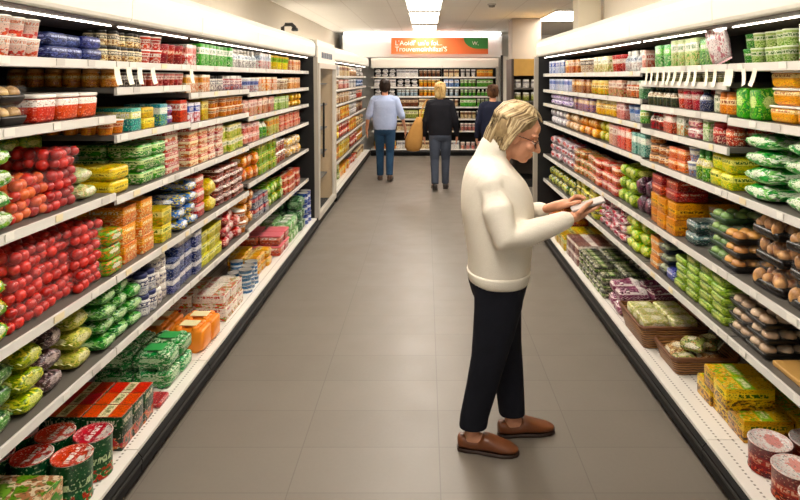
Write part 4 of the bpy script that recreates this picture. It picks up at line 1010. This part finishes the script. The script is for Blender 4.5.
body.tube([hp(-.015,0,-.035), Vector((.345,2.87,1.365)), Vector((.300,2.875,1.29))], [.058, .060, .075], 16)
rings(body, [(.335,2.885,.80,.11,.15),(.335,2.885,1.0,.13,.155),(.335,2.885,1.15,.14,.16),(.30,2.88,1.27,.09,.15),(.29,2.88,1.31,.06,.09)])
# legs, ankles, feet
AR = Vector((.212, 2.835, .10)); AL = Vector((.408, 2.955, .095))
body.tube([(.335,2.80,.80),(.292,2.805,.46),tuple(AR)], [.075,.05,.036], 14)
body.tube([(.335,2.965,.80),(.372,2.97,.46),tuple(AL)], [.075,.05,.036], 14)
fr = Vector((math.cos(-.20), math.sin(-.20), 0)); fl_ = Vector((math.cos(.14), math.sin(.14), 0))
for A, d in ((AR, fr), (AL, fl_)):
    b = Vector((A.x, A.y, 0))
    body.tube([b+Vector((0,0,.10)), b-d*.01+Vector((0,0,.06)), b+d*.06+Vector((0,0,.040)), b+d*.14+Vector((0,0,.030))], [.036,.036,.030,.022], 12)
# arms
SR = Vector((.288,2.735,1.210)); ER = Vector((.345,2.665,1.005)); WR = Vector((.612,2.725,1.072))
SLh = Vector((.315,3.035,1.218)); EL = Vector((.395,3.075,1.005)); WL = Vector((.548,2.955,1.066))
body.tube([SR, ER, WR], [.045,.038,.028], 12); body.tube([SLh, EL, WL], [.045,.038,.027], 12)
# phone frame: long axis pl, width pw, normal pn
pl = Vector((.93, -.10, .32)).normalized(); pw = Vector((.05, 1, .10)); pw = (pw - pl*pw.dot(pl)).normalized(); pn = pl.cross(pw).normalized()
PC = Vector((.722, 2.778, 1.133))
def ph(a, b, c): return PC + pl*a + pw*b + pn*c
# right hand: palm below the phone, four fingers reaching along its underside, thumb on the near edge
palmR = MB()
def finger(pts, r): body.tube(pts, [r*1.05, r, r*.95, r*.78][:len(pts)] if len(pts) <= 4 else r, 10)
body.tube([WR, ph(-.070,-.012,-.034), ph(-.028,-.008,-.026)], [.027,.031,.029], 12, squash=.8, side=tuple(pn))
finger([ph(-.03,-.030,-.026), ph(.005,-.036,-.021), ph(.030,-.033,-.018), ph(.047,-.024,-.014)], .0086)
finger([ph(-.03,-.012,-.026), ph(.016,-.012,-.021), ph(.046,-.006,-.018), ph(.064,.004,-.014)], .0090)
finger([ph(-.03, .006,-.026), ph(.014, .012,-.021), ph(.040, .022,-.018), ph(.052,.032,-.013)], .0088)
finger([ph(-.032,.020,-.025), ph(.002, .030,-.020), ph(.020, .038,-.015), ph(.026,.043,-.008)], .0078)
body.tube([ph(-.072,-.030,-.026), ph(-.045,-.049,-.008), ph(-.012,-.047,.010), ph(.018,-.032,.014)], [.0135,.0115,.0100,.0080], 10)
# left hand: open, index finger and thumb touching the phone's far edge
LP_ = ph(-.085,.075,.006)
body.tube([WL, WL*.4+LP_*.6, LP_], [.026,.031,.028], 12, squash=.75, side=(0,0,1))
def lf(o, tip, k, r):
    a = LP_ + o; b = Vector(tip); m1 = a.lerp(b, .45)+Vector((0,0,k)); m2 = a.lerp(b, .78)+Vector((0,0,k*.7))
    body.tube([a, m1, m2, b], [r*1.1, r, r*.92, r*.75], 10)
lf(Vector((.008,-.018,.012)), ph(-.005,.040,.012), .020, .0088)
lf(Vector((.014,.000,.008)), ph(.004,.062,.006), .016, .0092)
lf(Vector((.010,.016,.000)), ph(-.010,.080,-.004), .010, .0088)
lf(Vector((.004,.028,-.010)), ph(-.030,.092,-.014), .004, .0076)
body.tube([WL*.35+LP_*.65+Vector((0,-.024,-.004)), ph(-.070,.030,.010), ph(-.048,.024,.014), ph(-.026,.022,.012)], [.0130,.0112,.0098,.0080], 10)
part('body', body, SK, .0042, 3)
# trousers
NV = cloth_mat('#14151c', '#1c1e28')
t = MB()
rings(t, [(.335,2.885,.90,.125,.165),(.333,2.885,.82,.135,.175),(.332,2.885,.76,.136,.172),(.333,2.885,.70,.120,.165)], p=2.4)
rings(t, [(.335,2.805,.78,.118,.088),(.325,2.803,.66,.108,.080),(.305,2.803,.54,.094,.070),(.286,2.806,.44,.082,.062),(.255,2.818,.30,.073,.058),(.222,2.832,.16,.066,.055),(.214,2.835,.104,.064,.054)], p=2.2)
rings(t, [(.345,2.965,.78,.112,.088),(.352,2.966,.66,.102,.080),(.366,2.968,.54,.090,.070),(.376,2.969,.44,.080,.062),(.392,2.962,.30,.072,.058),(.404,2.956,.16,.065,.054),(.409,2.954,.098,.062,.053)], p=2.2)
part('trousers', t, NV, .006, 5)
# sweater
KN = knit_mat('#efe8da', '#e2d9c8')
s = MB()
rings(s, [(.335,2.885,.775,.134,.178),(.336,2.885,.80,.142,.182),(.340,2.885,.87,.146,.186),(.338,2.885,.98,.158,.186),(.331,2.885,1.08,.168,.182),(.327,2.885,1.15,.166,.182),(.316,2.885,1.215,.148,.180),(.300,2.883,1.265,.120,.166),(.292,2.88,1.305,.094,.125),(.296,2.878,1.335,.074,.085)], 32, 2.25)
s.tube([(.297,2.876,1.315), (.312,2.874,1.352), (.327,2.872,1.388)], [.080,.077,.076], 20)
s.tube([(.294,2.800,1.258), tuple(SR), (.308,2.692,1.13), tuple(ER+Vector((.0,0,-.004))), (.43,2.68,1.022), (.53,2.705,1.048), tuple(WR)], [.050,.061,.069,.066,.059,.050,.042], 18)
s.tube([(.305,2.98,1.245), tuple(SLh), (.36,3.065,1.12), tuple(EL), (.48,3.01,1.035), tuple(WL)], [.066,.072,.068,.060,.052,.042], 18)
for a in range(5):   # soft folds at elbow and waist
    s.tube([(.335+.02*a, 2.612+.012*a, .985+.02*a), (.355+.02*a, 2.603+.014*a, 1.03+.01*a)], [.006,.004])
s.tube([(.295,2.84,1.282),(.290,2.735,1.232)], [.052,.058], 16); s.tube([(.300,2.93,1.282),(.312,3.035,1.235)], [.052,.058], 16)
sw = part('sweater', s, KN, .0075, 26)
for W_r, E_r in ((WR, ER), (WL, EL)):
    dd = (W_r-E_r).normalized(); c = MB(); c.tube([W_r-dd*.045, W_r-dd*.002], [.0415, .0405], 18)
    part('cuff', c, KN, .004, 2)
h = MB(); rings(h, [(.335,2.885,.762,.133,.177),(.335,2.885,.772,.139,.183),(.336,2.885,.805,.146,.188),(.336,2.885,.815,.143,.184)], 40, 2.25)
part('hem', h, KN)
# loafers
LE = NT('tan_leather'); nz = LE.noise(LE.coord('Object'), 20, 3); LM = LE.fin(LE.mix(nz, lin('#7c4522'), lin('#5f3216')), .38)
SO = flat('#2c1a10', .5)
def loafer(A, d):
    o = Vector((A.x, A.y, 0)); sd = Vector((-d.y, d.x, 0))
    def sec(x, hw, z0, z1, n=20):
        return [o + d*x + sd*(math.cos(2*PI*j/n)*hw) + Vector((0,0, z0+(z1-z0)*(.5+.5*math.copysign(abs(math.sin(2*PI*j/n))**.7, math.sin(2*PI*j/n))))) for j in range(n)]
    m = MB(); m.ring_loft([sec(-.068,.012,.016,.058), sec(-.062,.028,.012,.068), sec(-.04,.036,.010,.070), sec(-.01,.037,.010,.060), sec(.03,.039,.010,.060), sec(.052,.042,.010,.080), sec(.075,.044,.010,.078), sec(.105,.046,.010,.066), sec(.14,.047,.010,.052), sec(.17,.043,.012,.043), sec(.195,.032,.014,.034), sec(.208,.012,.017,.028)])
    f = part('loafer', m, LM, .004, 3)
    q = MB(); so = []
    for z in (.0008, .004, .016):
        k = 1 if z > .002 else .97
        so.append([o + d*x + sd*y*k + Vector((0,0,z)) for x, y in ((-.072,0),(-.064,.028),(-.03,.037),(.03,.036),(.09,.045),(.14,.048),(.18,.040),(.205,.022),(.213,0),(.205,-.022),(.18,-.040),(.14,-.048),(.09,-.045),(.03,-.036),(-.03,-.037),(-.064,-.028))][::-1])
    q.ring_loft(so); part('sole', q, SO, par=f)
loafer(AR, fr); loafer(AL, fl_)
# hair: a chin length bob built from a cap and many overlapping locks
HM = hair_mat('#a08963', '#7d6646', '#b29a72')
hb = MB()
hell(hb, -.030, 0, .056, .100, .088, .090, 24, 14)
hell(hb, -.058, 0, .012, .078, .086, .098, 20, 12); hell(hb, -.045, 0, .055, .088, .090, .090, 20, 12)
cap = part('hair', hb, HM, .005, 4)
lks = [MB(), MB(), MB()]; rr = random.Random(3)
def scalp(az, el, sd, k=1.0):
    az, el = math.radians(az), math.radians(el)
    return hp(-.020+.108*k*math.cos(el)*math.cos(az), sd*.094*k*math.cos(el)*math.sin(az), .048+.098*k*math.sin(el))
for sd in (-1, 1):
    for i in range(210):
        q = i/209; k = 1.01+rr.uniform(-.012,.022)
        lp = lambda a, b, j=1.2: a+(b-a)*q+rr.uniform(-j, j)
        st = hp(.078-.150*q, sd*.004, .048+.098*math.sqrt(max(0, 1-((.098-.150*q)/.112)**2))+.004)
        dz = rr.uniform(-.010, .006)
        P = [st, scalp(lp(26,150), lp(62,58), sd, k*1.02), scalp(lp(46,160), lp(36,32), sd, k*1.03), scalp(lp(76,168), lp(10,6), sd, k*1.05),
             hp(lp(-.012,-.132,.002), sd*lp(.100,.024,.002), lp(-.002,.0,.002)),
             hp(lp(-.022,-.128,.003), sd*lp(.096,.026,.003), lp(-.046,-.062,.003)+dz*.5),
             hp(lp(-.026,-.102,.003), sd*lp(.084,.024,.003), lp(-.074,-.108,.004)+dz)]
        w = rr.uniform(.0045,.0068)
        lks[rr.choice((0,0,1,2,2))].tube(P, [w*.6, w, w, w, w, w*.85, w*.35], 7)
for i in range(90):
    az = 136+88*i/89+rr.uniform(-1,1); c_, s_ = math.cos(math.radians(az)), math.sin(math.radians(az)); k = 1.02+rr.uniform(-.012,.02)
    P = [hp(-.040+rr.uniform(-.01,.03), rr.uniform(-.01,.01), .146), scalp(az, 62, 1, k*1.02), scalp(az, 34, 1, k*1.03), scalp(az, 6, 1, k*1.04),
         hp(-.020+.112*k*c_, .096*k*s_, -.03), hp(-.022+.108*k*c_, .088*k*s_, -.07), hp(-.026+.088*c_, .066*s_, -.106+rr.uniform(-.01,.006))]
    w = rr.uniform(.0048,.007)
    lks[rr.choice((0,0,1,2,2))].tube(P, [w*.6, w, w, w, w, w*.85, w*.35], 7)
HMS = [hair_mat('#a38c66', '#8a7250', '#b29a72'), hair_mat('#776143', '#66523a', '#867050'), hair_mat('#c2ac84', '#b09a72', '#cfbc98')]
for lk, hm_ in zip(lks, HMS): part('hair_locks', lk, hm_, par=cap)
# glasses and eyes
gm = MB()
for sgn in (-1, 1):
    cpt = [hp(.101-.012*abs(math.cos(t)), sgn*(.034+.023*math.cos(t)), -.004+.017*math.sin(t)) for t in [2*PI*i/14 for i in range(15)]]
    gm.tube(cpt, .0018, 6, ends=False)
    gm.tube([hp(.088, sgn*.058, .004), hp(.04, sgn*.079, .004), hp(-.01, sgn*.086, .0)], .0020, 6)
gm.tube([hp(.102,-.011,.002), hp(.106,0,.005), hp(.102,.011,.002)], .0018, 6)
part('glasses', gm, flat('#3a2a22', .3))
for sgn in (-1, 1):
    e = MB(); hell(e, .079, sgn*.033, .0, .011, .013, .010); eo = part('eye', e, flat('#e9e2d8', .2))
    e = MB(); hell(e, .0885, sgn*.033, -.004, .003, .006, .006); part('iris', e, flat('#3a2c20', .2), par=eo)
    e = MB(); hell(e, .079, sgn*.033, .003, .0125, .0145, .0095); part('eyelid', e, SK, par=eo)
# phone
po = thing('phone', 'pale phone held in the hands of person in white sweater', 'phone', tuple(PC))
Mx = Matrix((pl, pw, pn)).transposed()
def pp(name, mb, m):
    mb.v = [tuple(Mx @ Vector(v)) for v in mb.v]; return link(name, mb.mesh(name, m), po)
pp('case', MB().rbox(.152, .076, .009, .004, z0=-.006, k=4), flat('#9a918d', .3))
pp('screen', MB().rbox(.146, .070, .001, .0004, z0=.003), flat('#bdb6b2', .12))
pp('camera_bump', MB().rbox(.028, .03, .002, .001, z0=-.008, cx=.055, cy=.018), flat('#2a2624', .2))

# ---- the people walking away
def walker(label, x, y, H, fwd_deg, top, top2, pants, pants2, hair, step, wsh, sleeves_long, long_hair, arm_out, shirt_w=0.0, shoe='#2a2320'):
    """a person seen from behind; +y is ahead; step = fore/aft foot distance of the left foot"""
    o = thing('person', label, 'person', (x, y, 0))
    k = H/1.70
    def V(a, b, c): return (a*k, b*k, c*k)
    def fin(name, mb, m, vox=None, sm=5, par=None):
        return link(name, remesh(name, mb, m, vox, sm) if vox else mb.mesh(name, m), par or o)
    b = MB(); sh = wsh; lo = .86
    rings(b, [(0,0,.88*k,.10*k,.155*k),(0,0,1.10*k,.10*k,(.14+shirt_w)*k),(0,-.01*k,1.30*k,.105*k,.165*k),(0,-.01*k,1.41*k,.07*k,.13*k)], fwd=(0,1,0))
    b.tube([V(0,-.01,1.38), V(0,.005,1.47), V(0,.015,1.55)], [.058*k,.052*k,.05*k], 14)
    b.ell(V(0,.02,1.595), (.074*k,.092*k,.105*k), 16, 12); b.ell(V(0,.06,1.535), (.055*k,.055*k,.055*k), 12, 8)
    b.tube([V(0,.105,1.60), V(0,.128,1.565)], [.010*k,.013*k], 8)
    for s in (-1, 1): b.ell(V(s*.078,.02,1.585), (.010*k,.018*k,.030*k), 10, 6)
    feet = []
    for s, st in ((-1, step), (1, -step)):
        hip = (s*.088, 0, .86); kn = (s*.088, st*.45+.03, .47); an = (s*.085, st-.02, .09 if st >= 0 else .12)
        feet.append((s, hip, kn, an))
        b.tube([V(*hip), V(*kn), V(*an)], [.07*k,.048*k,.036*k], 12)
        b.tube([V(*an), V(an[0]+s*.01, an[1]+.06, an[2]-.045), V(an[0]+s*.02, an[1]+.15, an[2]-.062)], [.036*k,.034*k,.024*k], 10)
    arms = []
    for s in (-1, 1):
        ax, ay = arm_out[0 if s < 0 else 1]
        S = (s*(sh-.045), -.01, 1.36); E = (s*(sh+.02+ax*.45), -.03+ay*.3, 1.09); Wp = (s*(sh+.02+ax), .05+ay, .86)
        arms.append((s, S, E, Wp))
        b.tube([V(*S), V(*E), V(*Wp)], [.044*k,.036*k,.026*k], 12)
        Pm = (Wp[0], Wp[1]+.02, Wp[2]-.06)
        b.tube([V(*Wp), V(*Pm)], [.026*k,.030*k], 10, squash=.7, side=(1,0,0))
        for q, (dy, ln) in enumerate(((.028,.068),(.010,.078),(-.008,.072),(-.025,.056))):
            b.tube([V(Pm[0], Pm[1]+dy, Pm[2]-.015), V(Pm[0]-s*.004, Pm[1]+dy+.004, Pm[2]-.015-ln*.55), V(Pm[0]-s*.018, Pm[1]+dy+.006, Pm[2]-.015-ln)], [.0095*k,.009*k,.0075*k], 8)
        b.tube([V(Pm[0]-s*.005, Pm[1]+.028, Pm[2]+.03), V(Pm[0]-s*.012, Pm[1]+.052, Pm[2]-.005), V(Pm[0]-s*.015, Pm[1]+.056, Pm[2]-.04)], [.012*k,.010*k,.008*k], 8)
    fin('body', b, SK, .006, 3)
    t = MB()
    rings(t, [(0,0,1.0*k,.115*k,.155*k),(0,-.01*k,.92*k,.128*k,.172*k),(0,-.01*k,.84*k,.122*k,.175*k),(0,0,.78*k,.10*k,.165*k)], fwd=(0,1,0))
    for s, hip, kn, an in feet:
        t.tube([V(hip[0], hip[1], hip[2]), V((hip[0]+kn[0])/2, (hip[1]+kn[1])/2-.01, .66), V(*kn), V(an[0], (kn[1]+an[1])/2-.02, .27), V(an[0], an[1]-.005, an[2]-.01)], [.098*k,.088*k,.070*k,.064*k,.058*k], 14, ends=False)
    fin('trousers', t, cloth_mat(pants, pants2), .009, 4)
    s_ = MB()
    rings(s_, [(0,-.005*k,.865*k,.130*k,.182*k),(0,-.005*k,.95*k,.134*k,(.180+shirt_w*.7)*k),(0,-.005*k,1.10*k,.13*k,(.172+shirt_w)*k),(0,-.01*k,1.25*k,.128*k,(.185+shirt_w*.5)*k),(0,-.015*k,1.35*k,.108*k,(sh-.01)*k),(0,-.012*k,1.405*k,.080*k,.125*k),(0,-.008*k,1.44*k,.066*k,.075*k)], 28, 2.3, (0,1,0))
    for s, S, E, Wp in arms:
        s_.tube([V(s*.05, -.012, 1.385), V(s*(sh-.05), -.01, 1.362)], [.066*k, .074*k], 14)
        Se = (Vector(S)+Vector((-s*.03,0,0)))
        if sleeves_long: s_.tube([V(*Se), V(*S), V(*E), V(*(Vector(E).lerp(Vector(Wp), .96)))], [.075*k,.070*k,.056*k,.040*k], 14)
        else: s_.tube([V(*Se), V(*S), V(*E)], [.080*k,.074*k,.062*k], 14)
    fin('sweater' if sleeves_long else 'shirt', s_, cloth_mat(top, top2), .008, 5)
    hm = hair_mat(*hair); hh = MB()
    hh.ell(V(0,.012,1.622), (.087*k,.102*k,.098*k), 18, 12); hh.ell(V(0,-.03,1.575), (.080*k,.072*k,.085*k), 16, 10)
    if long_hair: hh.ell(V(0,-.035,1.52), (.083*k,.062*k,.075*k), 16, 10)
    ho = fin('hair', hh, hm, .007, 3)
    lk = MB(); r2 = random.Random(int(x*100)+9)
    for i in range(46):
        a = PI + (i/45-.5)*PI*1.25
        ca, sa = math.cos(a), math.sin(a)
        dz = (1.47 if long_hair else 1.525)+r2.uniform(-.012,.012)
        lk.tube([V(r2.uniform(-.01,.01), .01, 1.722), V(.075*sa, .01+.08*ca, 1.69), V(.09*sa, .005+.102*ca, 1.61), V(.078*sa, .0+.088*ca, dz)], [.007*k,.011*k,.011*k,.004*k], 6)
    fin('hair_locks', lk, hm, None, par=ho)
    for s, hip, kn, an in feet:
        m = MB(); A = Vector((an[0], an[1], 0)); z = max(an[2]-.09, 0)
        def sec(yy, hw, z0, z1): return [((A.x+s*.012*(yy>.05)+math.cos(2*PI*j/14)*hw)*k, (A.y+yy)*k, (z+z0+(z1-z0)*(.5+.5*math.sin(2*PI*j/14)))*k) for j in range(14)]
        m.ring_loft([sec(-.075,.018,.012,.06), sec(-.06,.036,.0045,.085), sec(-.02,.040,.0045,.095), sec(.05,.042,.0045,.085), sec(.12,.048,.0045,.06), sec(.18,.036,.0045,.045), sec(.205,.014,.012,.03)][::-1])
        f = fin('shoe', m, flat(shoe, .45))
        q = MB(); q.ring_loft([[((A.x+s*.012*(yy>.05)+xx)*k, (A.y+yy)*k, (z+zz)*k) for xx, yy in ((0,-.08),(.036,-.06),(.040,.0),(.049,.11),(.036,.18),(0,.212),(-.036,.18),(-.049,.11),(-.040,0),(-.036,-.06))] for zz in (.0008,.016)])
        fin('sole', q, flat('#3a332e' if shoe != '#2a2320' else '#15110f', .6), None, 5, f)
    return o
walker('person with dark hair in light blue shirt and blue jeans walking away', -.675, 10.2, 1.65, 0, '#aab6d4', '#98a6c8', '#1f3a56', '#2c4a68', ('#2c1f18','#140d0a','#3a2a20'), .10, .225, False, False, ((.07,.02),(.10,.05)), .035, '#4a3428')
walker('blond person in black sweater and grey trousers walking away with a bag', .215, 9.40, 1.61, 0, '#15151a', '#1d1d24', '#3d4452', '#4a5160', ('#c9a468','#8a6a3a','#e0c890'), -.12, .205, True, True, ((.03,.0),(.045,.02)), .02)
walker('brown haired person in dark navy jacket behind woman in white sweater', 1.0, 9.3, 1.575, 0, '#171a2c', '#20243a', '#23242c', '#2c2d36', ('#5a3a22','#2c1a10','#6e4a2c'), .08, .205, True, False, ((.03,0),(.03,0)), .02)
# tan bag hanging from the blond person's left shoulder
tb = thing('tote_bag', 'tan cloth tote bag hanging beside the person in black sweater', 'bag', (-.17, 9.22, .60))
TM = cloth_mat('#b98a4c', '#a3763c')
m = MB(); rg = []
for z, hx, hy, cx in ((0,.03,.06,-.02),(.01,.09,.08,-.02),(.06,.125,.11,-.02),(.18,.125,.115,-.01),(.30,.10,.10,.02),(.42,.065,.085,.05),(.50,.038,.07,.07)):
    rg.append([(cx+hx*math.copysign(abs(math.cos(2*PI*j/22))**.8, math.cos(2*PI*j/22))+.008*math.sin(j*2.3+z*20), hy*math.copysign(abs(math.sin(2*PI*j/22))**.8, math.sin(2*PI*j/22)), z) for j in range(22)])
m.ring_loft(rg); link('bag_body', m.mesh('bag_body', TM), tb)
for yy in (-.06, .06):
    m = MB(); m.tube([(.07,yy,.48),(.10,yy*.9+.04,.58),(.135,yy*.4+.10,.68),(.185,.15,.76)], .011, 8); link('strap', m.mesh('strap', TM), tb)

# ------------------------------------------------------------------ leave out the packs no one could see from about here
def cull():
    from mathutils.bvhtree import BVHTree
    bpy.context.view_layer.update()
    V = []; P = []; own = []; cand = {}
    for o in C.objects:
        if o.type != 'MESH': continue
        root = o.parent.parent if o.parent and o.parent.parent else (o.parent or o)
        me = o.data; mw = o.matrix_world
        if root.get('group') and 'glass' not in root['label']:
            cand.setdefault(root.name, []).extend(mw @ Vector(q) for q in o.bound_box)
        if me.name.startswith(('pane', 'body', 'sweater', 'trousers', 'hair')) and root.get('category') in ('person', 'fridge'): continue   # looked past
        b = len(V); V += [mw @ v.co for v in me.vertices]
        for f in me.polygons: P.append([b+i for i in f.vertices]); own.append(root.name)
    t = BVHTree.FromPolygons(V, P)
    eyes = [Vector(e) for e in ((0,0,EYE), (-.45,0,EYE), (.45,0,EYE), (0,0,EYE-.3), (0,0,EYE+.3))]
    for name, pts in cand.items():
        lo = Vector([min(p[i] for p in pts) for i in range(3)]); hi = Vector([max(p[i] for p in pts) for i in range(3)])
        c = (lo+hi)/2
        px = 426+F*c.x/c.y; py = 77-F*(c.z-EYE)/c.y
        seen = False
        if -45 < px < 845 and py < 545:
            for e in eyes:
                for i in range(5):
                    for j in range(5):
                        for k in range(4):
                            q = Vector((lo.x+(hi.x-lo.x)*(i+.5)/5, lo.y+(hi.y-lo.y)*(j+.5)/5, lo.z+(hi.z-lo.z)*(k+.6)/4.2))
                            h = t.ray_cast(e, (q-e).normalized(), (q-e).length)
                            if h[2] is not None and own[h[2]] == name: seen = True; break
                        if seen: break
                    if seen: break
                if seen: break
        if not seen:
            o = bpy.data.objects[name]
            for c in list(o.children): bpy.data.objects.remove(c)
            bpy.data.objects.remove(o)
cull()

# ------------------------------------------------------------------ light, camera, colour
w = bpy.data.worlds.new('store'); bpy.context.scene.world = w; w.use_nodes = True
w.node_tree.nodes['Background'].inputs[0].default_value = lin('#fff6ea'); w.node_tree.nodes['Background'].inputs[1].default_value = .6
cam = bpy.data.cameras.new('camera'); co = bpy.data.objects.new('camera', cam); C.objects.link(co)
co.location = (0, 0, EYE); co.rotation_euler = (PI/2, 0, 0)
cam.sensor_width = 36; cam.lens = F/800*36; cam.shift_x = -26/800; cam.shift_y = -173/800; cam.clip_start = .05
bpy.context.scene.camera = co
vs = bpy.context.scene.view_settings
vs.view_transform = 'Standard'; vs.look = 'None'; vs.gamma = 1.0; vs.use_curve_mapping = False; vs.exposure = 0.20
